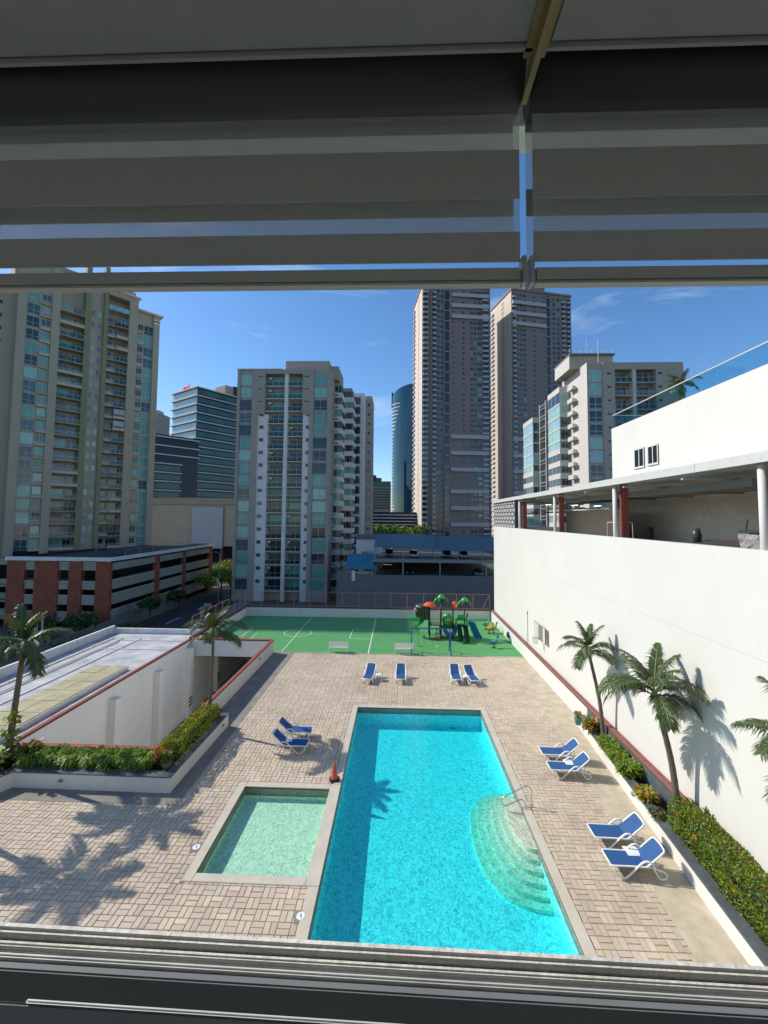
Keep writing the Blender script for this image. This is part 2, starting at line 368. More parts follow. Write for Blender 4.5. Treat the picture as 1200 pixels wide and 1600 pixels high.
def bbox(name, parent, m, x0, x1, y0, y1, z0, z1, bevel=0.02):
    return MB().box(x0, x1, y0, y1, z0, z1).build(name, m, parent, bevel=bevel)

# ================================================================== SETTING: ground, streets
GZ = -8.0
gm = MB().box(-1600, 1600, -300, 3000, GZ - 1, GZ).build('ground', mat('city_ground', (.10, .10, .075), .95, col2=(.06, .075, .04), vscale=.05)); struct(gm)
rd = MB().box(-47.2, -36.5, -20, 400, GZ, GZ + .02).build('road', asphalt); struct(rd)
rd2 = MB().box(-400, 300, 158, 172, GZ + .024, GZ + .04).build('cross_road', asphalt); struct(rd2)
pv = MB().box(-36.5, -33.5, -20, 157, GZ, GZ + .14).build('pavement', concrete); struct(pv)
for k in range(9):
    o = MB().box(-41.95, -41.75, 40 + k * 12, 45 + k * 12, GZ + .02, GZ + .026).build('lane_marking', line_white, rd)

# ================================================================== pool deck with pavers
deck = MB()
PX0, PX1, PY0, PY1 = -2.4, 5.0, 8.5, 26.3          # main pool inside
KX0, KX1, KY0, KY1 = -6.46, -2.85, 14.1, 18.5      # children's pool inside
for (a, b, c, d) in ((-22, KX0, .9, 17.9), (KX0, KX1, .9, KY0), (KX0, KX1, KY1, 36.3), (KX1, PX0, .9, 36.3), (PX0, PX1, .9, PY0), (PX0, PX1, PY1, 36.3), (PX1, 11.0, .9, 36.3), (-10.6, KX0, 17.9, 36.3)):
    deck.box(a, b, c, d, -.35, -.018)
deck = struct(deck.build('deck', mortar))
def plan_x(y): return 9.18 + (y - 12.1) * .0704     # front of the tapering right planter
# plain concrete margins
mg = MB()
mg.use(concrete_pale)
i = len(mg.v)
mg.prism([(plan_x(2) - 1.30, 2), (11.0, 2), (11.0, 36.25), (plan_x(36.25) - 1.30 - .37, 36.25), (plan_x(24.7) - 1.30, 24.7)], -.017, .001)
mg.use(concrete)
mg.box(-10.6, -8.75, 17.2, 36.25, -.017, .001); mg.box(-22, -10.6, 17.2, 18.0, -.017, .001)
mg.build('concrete_margin', None, deck)
EXC = [(PX0 - .33, PX1 + .33, PY0 - .33, PY1 + .33), (KX0 - .33, KX1 + .33, KY0 - .33, KY1 + .33), (-30, -8.75, 17.2, 40)]
def clip_rect(x0, x1, y0, y1):
    for (a, b, c, d) in EXC:
        if x1 <= a or x0 >= b or y1 <= c or y0 >= d: continue
        best = None
        for r in ((x0, min(x1, a), y0, y1), (max(x0, b), x1, y0, y1), (x0, x1, y0, min(y1, c)), (x0, x1, max(y0, d), y1)):
            w, h = r[1] - r[0], r[3] - r[2]
            if w > .04 and h > .04 and (best is None or w * h > best[0]): best = (w * h, r)
        if best is None: return None
        x0, x1, y0, y1 = best[1]
    lim = plan_x((y0 + y1) / 2) - 1.27 - max(0, (y1 - 24.7)) * .03
    x1 = min(x1, lim); y1 = min(y1, 36.22)
    if x1 - x0 < .04 or y1 - y0 < .04: return None
    return x0, x1, y0, y1
CELL, JT = .37, .016
rnd = random.Random(3)
bricks = []
for i in range(int(-22 / CELL), int(10 / CELL) + 1):
    for j in range(int(8 / CELL), int(36.3 / CELL) + 1):
        x, y = i * CELL, j * CELL
        if (i + j) % 2: pcs = ((x, x + CELL / 2, y, y + CELL, 1), (x + CELL / 2, x + CELL, y, y + CELL, 1))
        else: pcs = ((x, x + CELL, y, y + CELL / 2, 0), (x, x + CELL, y + CELL / 2, y + CELL, 0))
        for (a, b, c, d, o) in pcs:
            r = clip_rect(a, b, c, d)
            if r: bricks.append((r, o, abs((r[1] - r[0]) * (r[3] - r[2]) - CELL * CELL / 2) < 1e-6))
def brick_geo(mb, x0, x1, y0, y1, z):
    g = JT / 2 + rnd.uniform(-.002, .003); x0 += g; x1 -= g; y0 += g; y1 -= g; c = .008
    i = len(mb.v)
    mb.v += [(x0, y0, -.03), (x1, y0, -.03), (x1, y1, -.03), (x0, y1, -.03), (x0, y0, z - c), (x1, y0, z - c), (x1, y1, z - c), (x0, y1, z - c), (x0 + c, y0 + c, z), (x1 - c, y0 + c, z), (x1 - c, y1 - c, z), (x0 + c, y1 - c, z)]
    for k in range(4):
        l = (k + 1) % 4
        mb.face((i + k, i + l, i + 4 + l, i + 4 + k)); mb.face((i + 4 + k, i + 4 + l, i + 8 + l, i + 8 + k))
    mb.face((i + 8, i + 9, i + 10, i + 11))
def tone():
    t = rnd.gauss(1.0, .055); return (t * rnd.uniform(.97, 1.04), t, t * rnd.uniform(.94, 1.03), 1)
def set_tone(me, tones):
    at = me.color_attributes.new('tone', 'FLOAT_COLOR', 'POINT')
    at.data.foreach_set('color', [c for t in tones for c in t])
def brick_key(b):
    r, o, full = b
    p = proj(((r[0] + r[1]) / 2, (r[2] + r[3]) / 2, 0))
    ok = full and 0 < p[0] < 1200 and p[1] < 1425 + .0567 * p[0]
    return (0 if ok else 1, p[2])
bricks.sort(key=brick_key)
variants = []
for k in range(14):
    mb = MB(); brick_geo(mb, -CELL / 2, CELL / 2, -CELL / 4, CELL / 4, 0); me = mb.mesh('paver', brick_paver); set_tone(me, [tone()] * len(mb.v)); variants.append(me)
for (r, o, full) in bricks[:300]:
    link('paver', rnd.choice(variants), deck, ((r[0] + r[1]) / 2, (r[2] + r[3]) / 2, rnd.uniform(-.003, .003)), (rnd.uniform(-.006, .006), rnd.uniform(-.006, .006), (math.pi / 2 if o else 0)))
mb = MB(); tl = []
for (r, o, full) in bricks[300:]:
    brick_geo(mb, *r, rnd.uniform(-.003, .003)); tl += [tone()] * 12
me = mb.mesh('paver_field', brick_paver); set_tone(me, tl); stuff(link('paver_field', me, deck))

# ------------------------------------------------------------------ pools
def pool(name, label, X0, X1, Y0, Y1, dep, wz, tile, wmat, band, sides):
    t = thing(name, label, 'pool', ((X0 + X1) / 2, (Y0 + Y1) / 2, 0))
    ox, oy = -(X0 + X1) / 2, -(Y0 + Y1) / 2
    b = MB(); w = .16
    b.box(X0 - w, X1 + w, Y0 - w, Y1 + w, -dep - .2, -dep)
    b.box(X0 - w, X0, Y0 - w, Y1 + w, -dep, -.06); b.box(X1, X1 + w, Y0 - w, Y1 + w, -dep, -.06); b.box(X0, X1, Y0 - w, Y0, -dep, -.06); b.box(X0, X1, Y1, Y1 + w, -dep, -.06)
    b.build('basin', tile, t, loc=(ox, oy, 0))
    l = MB(); e = .012
    l.box(X0, X0 + e, Y0, Y1, -.32, -.058); l.box(X1 - e, X1, Y0, Y1, -.32, -.058); l.box(X0 + e, X1 - e, Y1 - e, Y1, -.32, -.058); l.box(X0 + e, X1 - e, Y0, Y0 + e, -.32, -.058)
    l.build('waterline_band', band, t, loc=(ox, oy, 0))
    for (a, b_, c, d) in sides: bbox('coping', t, coping_m, a + ox, b_ + ox, c + oy, d + oy, -.057, .014, .012)
    return t, ox, oy
cw = .33
tp, ox, oy = pool('swimming_pool', 'large rectangular turquoise swimming pool with curved corner steps', PX0, PX1, PY0, PY1, 1.08, -.15, tile_pool, water_pool, tile_line,
    [(PX0 - cw - .02, PX0, PY0 - cw, KY0 - cw), (PX0 - cw - .12, PX0, KY0 - cw, KY1 + cw), (PX0 - cw, PX0, KY1 + cw, PY1 + cw), (PX1, PX1 + cw, PY0 - cw, PY1 + cw), (PX0, PX1, PY1, PY1 + cw), (PX0, PX1, PY0 - cw, PY0)])
SC = 17.25
for k in range(6):
    rx, ry = .62 + .28 * k, 1.38 + .30 * k; zt = -.20 - .15 * k
    pts = [(PX1 - .01, SC - ry)] + [(PX1 - rx * abs(math.sin(a)) ** .8, SC - ry * math.copysign(abs(math.cos(a)) ** .8, math.cos(a))) for a in [math.pi * q / 28 for q in range(1, 28)]] + [(PX1 - .01, SC + ry)]
    MB().prism([(p[0], p[1]) for p in reversed(pts)], zt - .16, zt).build('step', tile_step, tp, loc=(ox, oy, 0))
dr = H(708, 1136, -1.06); bbox('drain_grate', tp, dark_frame, dr.x - .16 + ox, dr.x + .16 + ox, dr.y - .14 + oy, dr.y + .14 + oy, -1.079, -1.06, .005)
def water(name, X0, X1, Y0, Y1, dep, wz, m):
    b = MB().box(X0 - .02, X1 + .02, Y0 - .02, Y1 + .02, -dep - .02, wz).build(name, m); struct(b); return b
water('pool_water', PX0, PX1, PY0, PY1, 1.08, -.15, water_pool)
tk, ox, oy = pool('kids_pool', 'small shallow pale green square pool beside the large pool', KX0, KX1, KY0, KY1, .50, -.2, tile_kid, water_kid, tile_line,
    [(KX0 - cw, KX0, KY0 - cw, KY1 + cw), (KX0, KX1 - .001, KY1, KY1 + cw), (KX0, KX1 - .001, KY0 - cw, KY0)])
water('kids_pool_water', KX0, KX1, KY0, KY1, .50, -.2, water_kid)

# ------------------------------------------------------------------ sports court
CY0, CY1 = 36.3, 49.2
court = struct(MB().box(-17.6, 10.9, CY0 + .02, CY1, -.4, .006).build('court', court_green))
ck = MB().box(-10.4, 10.6, CY0 - .06, CY0 + .02, -.3, .03).build('court_kerb', coping_m, court)
def line(a, b, w=.07):
    a = Vector((a[0], a[1], 0)); b = Vector((b[0], b[1], 0)); d = (b - a).normalized(); n = Vector((-d.y, d.x, 0)) * w / 2
    mb = MB(); z = Vector((0, 0, .010)); mb.quad(a - n + z, b - n + z, b + n + z, a + n + z); mb.build('court_line', line_white, court)
def hl(x, y): p = H(x, y, 0); return (p.x, p.y)
def zz(x, y): return 340 + x / 2.4, 880 + y / 2.4
P = [hl(*zz(*q)) for q in ((352, 204), (236, 336), (592, 207), (567, 343), (508, 248), (494, 283))]
xm = (P[0][0] + P[1][0]) / 2; xr = (P[2][0] + P[3][0]) / 2
line((xm, CY0 + .1), (xm, CY1 - .05)); line((xr, CY0 + .1), (xr, CY1 - .05), .09)
ya, yb = P[5][1], P[4][1]; xa = (P[4][0] + P[5][0]) / 2
line((xa, ya), (xr, ya)); line((xa, yb), (xr, yb)); line((xa, ya), (xa, yb))
c0 = hl(466, 988.8)
c0 = (xm, c0[1])
mb = MB()
for k in range(48):
    a0, a1 = 2 * math.pi * k / 48, 2 * math.pi * (k + 1) / 48
    mb.quad(*[(c0[0] + r_ * math.cos(a), c0[1] + r_ * math.sin(a), .0125) for r_, a in ((1.33, a0), (1.4, a0), (1.4, a1), (1.33, a1))])
mb.build('centre_circle', line_white, court)
xl = -17.4; line((-15.0, ya), (-17.5, ya)); line((-15.0, yb), (-17.5, yb)); line((-15.0, ya), (-15.0, yb)); line((-13.9, 37), (-13.9, 42), .05)

# ------------------------------------------------------------------ parapets round the terrace
def parapet(name, label, x0, x1, y0, y1, z1=1.12, zb=-.3, cap=red_cap, band=True):
    t = thing(name, label, 'wall', ((x0 + x1) / 2, (y0 + y1) / 2, 0)); ox, oy = -(x0 + x1) / 2, -(y0 + y1) / 2
    MB().box(x0 + ox, x1 + ox, y0 + oy, y1 + oy, zb, z1 - .13).build('wall_body', white, t)
    e = .012
    MB().box(x0 - e + ox, x1 + e + ox, y0 - e + oy, y1 + e + oy, z1 - .13, z1 - .05).build('band', maroon, t)
    MB().box(x0 - .02 + ox, x1 + .02 + ox, y0 - .02 + oy, y1 + .02 + oy, z1 - .05, z1).build('coping', cap, t)
    return t
parapet('parapet_wall', 'low white wall with red cap along the right planter', 10.50, 10.70, 1.0, 48.85, 1.2, cap=cap_brown)
MB().box(10.66, 10.73, 1.0, 48.85, 1.19, 1.235).build('edge_strip', red_cap, bpy.data.objects['parapet_wall']).location = (-10.6, -24.925, 0)
tp2 = parapet('parapet_wall', 'low white wall with dark red band behind the green court', -17.92, 10.47, 49.2, 49.45, 1.12, GZ + .02, cap=maroon)
parapet('parapet_wall', 'low white wall on the left side of the court below the fence', -17.9, -17.66, 36.35, 49.15, 1.12, GZ + .02, cap=maroon)
parapet('parapet_wall', 'long low white wall with red cap beside the sunken light well', -10.72, -10.54, 19.5, 36.2, 1.1, -5.2)
parapet('parapet_wall', 'white beam wall spanning the far end of the light well', -17.63, -10.8, 36.05, 36.3, 1.1, -.35)
parapet('parapet_wall', 'low wall with red cap behind the fern bed', -17.6, -10.8, 19.3, 19.5, 1.02, -5.2)
for (x, y) in ((-10.515, 33.5), (-10.515, 29)): pass
# light well: floor, tall white wall with pilasters
wf = struct(MB().box(-17.6, -10.78, 19.5, 49.2, -5.3, -5.2).build('well_floor', concrete))
ww = thing('well_wall', 'tall white wall with red cap facing the sunken light well', 'wall', (-17.8, 28, -5.2))
MB().box(-.15, .15, -10.5, 21.2, 0, 6.12).build('wall_body', white_well, ww)
MB().box(-.16, .19, -10.5, 21.2, 6.12, 6.17).build('band', maroon, ww); MB().box(.06, .17, -10.5, 8.3, 6.17, 6.25).build('coping', red_cap, ww)
for (y, z1) in ((26.2, 5.42), (31.0, 5.38), (35.5, 5.7), (41, 4.6)):
    bbox('pilaster', ww, white_well, .15, .62, y - 28 - .28, y - 28 + .28, 0, z1, .01)
for (y) in (35.5, 41):
    for k in range(3): cube('hazard_stripe', ww, black_rubber, .60, .632, y - 28 - .3, y - 28 + .3, 1.0 + k * .28, 1.12 + k * .28)
MB().box(.15, .3, -8.5, 21.2, 0, .5).build('plinth', white_well, ww)

# ------------------------------------------------------------------ planters
def planter(name, label, outer, inner_z, h, capw, soil_poly, facing):
    pass
pr = thing('planter_box', 'long right planter box with white front and dark grey cap', 'planter', (plan_x(14) + .3, 14, 0))
L_ = pr.location
y0, y1, hp = 3.0, 24.75, .52
def PL(pts, z0, z1, nm, m): return MB().prism([(p[0] - L_.x, p[1] - L_.y) for p in pts], z0, z1).build(nm, m, pr)
PL([(plan_x(y0), y0), (plan_x(y0) + .3, y0), (plan_x(y1) + .28, y1 - .3), (plan_x(y1) + .28, y1), (plan_x(y1), y1)], -.2, hp, 'front_wall', white)
PL([(plan_x(y0) - .02, y0), (plan_x(y0) + .38, y0), (plan_x(y1) + .36, y1 - .34), (10.495, y1 - .34), (10.495, y1 + .02), (plan_x(y1) - .02, y1 + .02)], hp, hp + .05, 'cap', dark_cap)
PL([(plan_x(y0) + .3, y0), (10.49, y0), (10.49, y1 - .36), (plan_x(y1) + .28, y1 - .36)], -.2, .40, 'soil', soil)
PL([(plan_x(y1) + .30, y1 - .3), (10.49, y1 - .3), (10.49, y1), (plan_x(y1) + .30, y1)], -.2, hp, 'end_wall', white)
MB().box(10.482 - L_.x, 10.496 - L_.x, y0 - L_.y, y1 - L_.y - .36, .40, 1.06).build('dark_liner', dark_cap, pr)
pl = thing('planter_box', 'L shaped left planter box with white front and dark green grey cap', 'planter', (-13, 18.6, 0)); L2 = pl.location
def PM(pts, z0, z1, nm, m): return MB().prism([(p[0] - L2.x, p[1] - L2.y) for p in pts], z0, z1).build(nm, m, pl)
hl_ = .62
PM([(-22, 17.2), (-16.7, 17.2), (-16.2, 17.95), (-9.42, 17.9), (-9.30, 23.65), (-9.52, 23.65), (-9.62, 18.12), (-16.3, 18.17), (-16.85, 17.42), (-22, 17.42)], -.3, hl_, 'front_wall', white)
PM([(-22, 17.17), (-16.68, 17.17), (-16.18, 17.92), (-9.39, 17.87), (-9.27, 23.68), (-9.62, 23.68), (-9.75, 18.3), (-16.38, 18.35), (-16.95, 17.6), (-22, 17.6)], hl_, hl_ + .05, 'cap', dark_cap)
PM([(-22, 17.45), (-16.9, 17.45), (-16.35, 18.2), (-9.65, 18.15), (-9.55, 23.4), (-10.5, 23.4), (-10.5, 19.28), (-22, 19.28)], -.3, .50, 'soil', soil)
PM([(-10.5, 23.42), (-9.54, 23.42), (-9.54, 23.65), (-10.5, 23.65)], -.3, hl_ + .03, 'end_wall', dark_cap)
def wall_light(label, x, y, z, ang):
    o = thing('wall_light', label, 'light fitting', (x, y, z), ang, 'small wall lights')
    MB().box(-.09, .09, -.05, 0, -.05, .05).build('housing', metal_grey, o, bevel=.01); MB().box(-.07, .07, -.056, -.05, -.03, .01).build('lens', glass_dark, o)
wall_light('small grey light on the front of the left planter', -14.1, 17.925, .36, 0)
wall_light('small grey light near the far end of the left planter wall', -9.31, 22.9, .36, math.pi / 2)
wall_light('small grey light on the right planter front by the sun loungers', plan_x(18.2), 18.2, .36, -math.pi / 2)
wall_light('small grey light on the low wall beside the light well', -10.515, 32.5, .7, math.pi / 2)
wall_light('small grey light on the wall behind the court', -11.3, 49.195, .72, 0)

# ------------------------------------------------------------------ left flat roof with skylight
rf = thing('flat_roof_building', 'low building with pale membrane roof left of the light well', 'building', (-22, 26, GZ))
def RB(nm, m, x0, x1, y0, y1, z0, z1, par=None): return MB().box(x0 + 22, x1 + 22, y0 - 26, y1 - 26, z0 - GZ, z1 - GZ).build(nm, m, par or rf)
RB('wall', white_dirty, -26.1, -17.96, 12, 38.6, GZ, .62); RB('roof', roof_mem, -26.1, -17.96, 12, 38.6, .62, .70)
RB('roof_edge_strip', roof_rust, -18.7, -17.97, 12, 31, .704, .715)
RB('parapet', white_dirty, -26.3, -26.1, 12, 38.8, GZ, 1.35); RB('parapet', white_dirty, -26.1, -17.95, 38.6, 38.8, GZ, 1.15)
for x in (-25.0, -24.2, -22.6): RB('roof_seam', roof_rust if x == -25 else fascia, x, x + .14, 12, 37, .70, .76)
for y in (34.0, 36.4): RB('roof_seam', fascia, -24, -18, y, y + .10, .70, .745)
RB('gutter_channel', metal_grey, -24.05, -23.75, 12, 36, .70, .74)
s0, s1, sy0, sy1 = -21.3, -18.9, 12.5, 29.6
sk = RB('skylight', fascia, s0 - .08, s1 + .08, sy0, sy1, .70, .95)
npan = 12
for k in range(npan):
    for c in range(2):
        a = sy0 + (sy1 - sy0) * k / npan; b = sy0 + (sy1 - sy0) * (k + 1) / npan; xa_ = s0 + 1.2 * c
        cube('skylight_panel', sk, skylight_m, xa_ + .02 + 22, xa_ + 1.18 + 22, a + .03 - 26, b - .03 - 26, .951 - GZ, .985 - GZ + .006 * ((k + c) % 2))

# ================================================================== neighbour on the right: white wall, car deck, canopy, upper storey
nb = thing('neighbour_building', 'white neighbouring building with covered roof parking and glass balustrade', 'building', (16, 25, GZ))
def NB(nm, m, x0, x1, y0, y1, z0, z1, par=None, bev=0):
    return MB().box(x0 - 16, x1 - 16, y0 - 25, y1 - 25, z0 - GZ, z1 - GZ).build(nm, m, par or nb, bevel=bev)
WX, WT, WY = 10.85, 10.63, 48.8
NB('side_wall', white, WX, WX + .25, -2, WY, GZ, WT)
NB('end_wall', white, WX + .25, 34, WY - .25, WY, GZ, WT)
NB('parking_floor', coping_m, WX + .25, 34, -2, WY - .25, 9.2, 9.45)
CZ = 13.50
# canopy: sloping sheet with fascia
cn = MB()
xa, xb = WX - .1, 20.0
cn.prism([(0, 0)], 0, 0) if False else None
def sheet(mb, x0, x1, y0, y1, z0, z1, th):
    v = [(x0, y0, z0), (x1, y0, z1), (x1, y1, z1), (x0, y1, z0)]
    i = len(mb.v); mb.v += [(a - 16, b - 25, c - GZ) for a, b, c in v] + [(a - 16, b - 25, c + th - GZ) for a, b, c in v]
    for q in ((0, 3, 2, 1), (4, 5, 6, 7), (0, 1, 5, 4), (1, 2, 6, 5), (2, 3, 7, 6), (3, 0, 4, 7)): mb.face(tuple(i + k for k in q))
sheet(cn, xa, 19.95, -1, 48.7, CZ - .12, CZ - .35, .10)
can = cn.build('canopy_roof', ceil_grey, nb)
for k in range(6):
    a = -1 + k * 8.3; NB('fascia_panel', fascia, xa - .06, xa, a + .01, a + 8.29, CZ - .26, CZ + .06, can)
for k in range(12):
    NB('rafter', ceil_grey, xa + .1, 19.9, k * 4.25 - .5, k * 4.25 - .38, CZ - .45, CZ - .36, can)
for (a, b) in ((15.5, 24.5), (24, 33)): NB('gutter_beam', metal_grey, 12.6, 12.9, a, b, CZ - .75, CZ - .46, can)
for y in (4.9, 13.15, 21.9, 30.2, 38.9):
    cl = MB().tube([(WX + .14 - 16, y - 25, 9.45 - GZ), (WX + .14 - 16, y - 25, CZ - .15 - GZ)], .11, 10).build('column', white, nb, smooth=True)
    NB('steel_post', red_steel, WX + .45, WX + .75, y - .13, y + .13, 9.45, CZ - .2)
# back wall of the car deck and set-back upper storey
NB('rear_wall', white_well, 20.0, 20.3, -2, 40.2, 9.45, 13.7)
NB('upper_wall', white, 20.0, 34, -2, 40.2, 13.7, 20.05)
NB('roof_ledge', white, 17.6, 19.98, 39.0, 44.0, CZ - .1, CZ + .5)
NB('low_wall', taupe, 16.0, 20.0, 40.9, 41.15, 9.45, 12.3); NB('low_wall', taupe, 16.0, 16.25, 31.0, 40.9, 9.45, 12.3)
for k in range(8):
    NB('truss_bar', metal_grey, 16.3, 33, 42 + k * .9, 42.1 + k * .9, 12.2, 12.32)
    NB('truss_bar', metal_grey, 16.5 + k * 1.6, 16.6 + k * 1.6, 42, 49, 12.6, 12.7)
for (x, y) in ((14.5, 33), (14.5, 37), (15.0, 43), (18, 44), (21, 45.5)): NB('tube_lamp', lamp_glow, x - .06, x + .06, y - .7, y + .7, CZ - .58, CZ - .53, can)
# patterned block screen at the far end
scw = WX + .02
for r in range(7):
    for c in range(16):
        y = 40.2 + c * .56; z = WT + .02 + r * .385
        cube('screen_block', nb, metal_grey if (r + c) % 2 else mauve_lt, scw - 16, scw + .12 - 16, y - 25, y + .47 - 25, z - GZ, z + .30 - GZ)
NB('screen_backing', grey_wall, scw + .14, scw + .2, 40.1, 49.2, WT, CZ - .15)
NB('screen_post', dark_frame, scw - .02, scw + .2, 39.85, 40.1, WT, CZ - .15)
# windows in the upper wall
for (xa_, xb_, ya_, yb_) in ((992, 1008, 703, 732), (1013, 1030, 698, 727)):
    a = H(xa_, ya_, 20.0, 0); b = H(xb_, yb_, 20.0, 0); c = H(xa_, yb_, 20, 0)
    y_0, y_1 = min(a.y, b.y), max(a.y, b.y); z0, z1 = c.z, a.z
    w = NB('window', glass_dark, 19.93, 19.985, y_0, y_1, z0, z1)
    NB('frame', frame_white, 19.90, 19.93, y_0, y_1, z1 - .08, z1, w); NB('frame', frame_white, 19.90, 19.93, y_0, y_1, z0, z0 + .08, w)
    for yy in (y_0, (y_0 + y_1) / 2 - .05, y_1 - .09): NB('mullion', frame_white, 19.905, 19.93, yy, yy + .09, z0 + .08, z1 - .08, w)
    NB('reveal', white_dirty, 19.90, 19.985, y_1, y_1 + .22, z0 - .02, z1 + .02, w)
    NB('sill', white_dirty, 19.88, 19.985, y_0, y_1, z0 - .06, z0, w)
# glass balustrade
for k in range(15):
    a = 40.0 - k * 2.6
    NB('balustrade_panel', rail_glass, 20.10, 20.12, a - 2.56, a, 20.05, 21.25)
for k in range(7): NB('balustrade_panel', rail_glass, 20.3 + k * 2, 22.26 + k * 2, 40.0, 40.02, 20.05, 21.25)
MB().tube([(20.11 - 16, 1 - 25, 21.3 - GZ), (20.11 - 16, 40.02 - 25, 21.3 - GZ), (33 - 16, 40.02 - 25, 21.3 - GZ)], .045, 8).build('handrail', frame_white, nb)
# stain of lighter plaster patches, render joint
NB('render_joint', concrete, WX - .0015, WX + .01, 13.0, 31.0, 7.35, 7.356)
# pale plaster patches on the rear wall of the car deck
rp_ = random.Random(21); patch_m = mat('plaster_patch', (.93, .92, .88), .9, var=.08, vscale=3)
for k in range(16):
    c_ = H(1098 + k * 5.2 + rp_.uniform(-4, 4), 806 - 15 * math.sin(k * .28) + rp_.uniform(-14, 12), 19.99, 0); n_ = 11; ra, rz_ = rp_.uniform(.12, .5), rp_.uniform(.08, .3)
    if c_.z > 13.0: continue
    pts = []
    for j in range(n_): a_ = 2 * math.pi * j / n_; q_ = rp_.uniform(.55, 1.25); pts.append((c_.y - 25 + ra * q_ * math.cos(a_), c_.z - GZ + rz_ * q_ * math.sin(a_)))
    mb = MB(); xo = 19.996 - .0015 * k - 16; mb.v = [(xo, y, z) for y, z in pts] + [(20.001 - 16, y, z) for y, z in pts]; mb.face(tuple(range(n_))); [mb.face((j, n_ + j, n_ + (j + 1) % n_, (j + 1) % n_)) for j in range(n_)]
    mb.build('plaster_patch', patch_m, nb)
# things left on the car deck
def wire(label, name, cat, pts, r, m, loc):
    t = thing(name, label, cat, loc); MB().tube(pts, r, 6).build('bar', m, t); return t
y_ = 23.6
fr = thing('metal_trestle', 'light metal trestle frame standing on the parking deck by a column', 'trestle', (12.4, 24.2, 9.45))
for x in (-.4, .4):
    MB().tube([(x, -.6, 0), (x, -.5, 1.9)], .02, 6).build('leg', frame_white, fr); MB().tube([(x, .7, 0), (x, .6, 1.9)], .02, 6).build('leg', frame_white, fr)
MB().tube([(-.4, -.5, 1.9), (.4, -.5, 1.9), (.4, .6, 1.9), (-.4, .6, 1.9), (-.4, -.5, 1.9)], .02, 6).build('top_frame', frame_white, fr)
cm = thing('cement_mixer', 'small dark machine on a stand on the parking deck', 'machine', (13.2, 19.3, 9.45))
MB().lathe([(.05, 1.0), (.17, 1.12), (.2, 1.4), (.12, 1.7)], 14).build('drum', dark_frame, cm, smooth=True)
for a in range(3): MB().tube([(.3 * math.cos(a * 2.1), .3 * math.sin(a * 2.1), 0), (0, 0, 1.2)], .03, 6).build('leg', dark_frame, cm)
MB().lathe([(.28, .05), (.3, .1), (.3, .2), (.28, .25)], 12, (.1, .5)).build('wheel', black_rubber, cm)
b2 = thing('trash_bin', 'black bin right beside the red steel post on the parking deck', 'bin', (12.5, 21.6, 9.45))
MB().lathe([(.14, 0), (.17, .9), (.19, 1.5), (.12, 1.7)], 14).build('bin_body', black_rubber, b2, smooth=True); MB().box(-.2, .2, -.04, .04, 1.5, 1.56).build('handle', black_rubber, b2)
pl_ = thing('plank_pile', 'low pile of dark planks on the parking deck', 'planks', (13.5, 18.4, 9.45))
for k in range(5): bbox('plank', pl_, dark_frame if k % 2 else bark, -.6 + k * .2, -.43 + k * .2, -1.6, 1.4 - .2 * k, 1.0 + .05 * k, 1.05 + .05 * k, .005)
bbox('support', pl_, concrete, -.6, .5, -1.2, -1.0, 0, 1.0, .01); bbox('support', pl_, concrete, -.6, .5, .5, .7, 0, 1.0, .01)
for k, (y, h, ln) in enumerate(((20.4 - 2.9, 2.1, .5), (17.2, 1.5, .05), (16.4, 1.4, .2), (15.2, 1.9, .12), (14.6, 1.3, .05))):
    t = thing('upright_stake', ('tall leaning stake', 'short straight stake', 'short leaning stake', 'thick straight stake', 'stubby stake nearest the stone block')[k] + ' on the parking deck', 'stake', (13.6, y, 9.45))
    MB().tube([(0, 0, 0), (0, -ln, h)], .035 if k == 3 else .022, 6).build('pole', dark_frame, t); MB().lathe([(.14, 0), (.14, .05), (.03, .07)], 10).build('foot', dark_frame, t)
sb = thing('stone_block', 'big rough grey stone block on the parking deck wall', 'stone', (12.6, 13.7, 9.45))
mb = MB(); mb.box(-1.0, 1.0, -.95, 1.15, 0, 1.62); me = mb.mesh('block_body', gravel)
bm = bmesh.new(); bm.from_mesh(me); bmesh.ops.remove_doubles(bm, verts=bm.verts, dist=1e-5); bmesh.ops.subdivide_edges(bm, edges=bm.edges, cuts=9, use_grid_fill=True)
for v in bm.verts: v.co += Vector((random.uniform(-.05, .05), random.uniform(-.05, .05), random.uniform(-.04, .04)))
bm.to_mesh(me); bm.free(); link('block_body', me, sb); bbox('top_slab', sb, dark_frame, -1.02, 1.02, -.97, 1.17, 1.68, 1.74, .01)
rk = thing('white_rack', 'white tube rack at the far right of the parking deck', 'rack', (11.7, 12.55, 9.45))
for y in (-.2, .12): MB().tube([(0, y, 0), (0, y, 1.75)], .05, 8).build('upright', frame_white, rk)
for z in (1.1, 1.7): MB().tube([(0, -.5, z), (0, .2, z)], .04, 8).build('crossbar', frame_white, rk)
# little palm on the upper terrace is made with the other palms

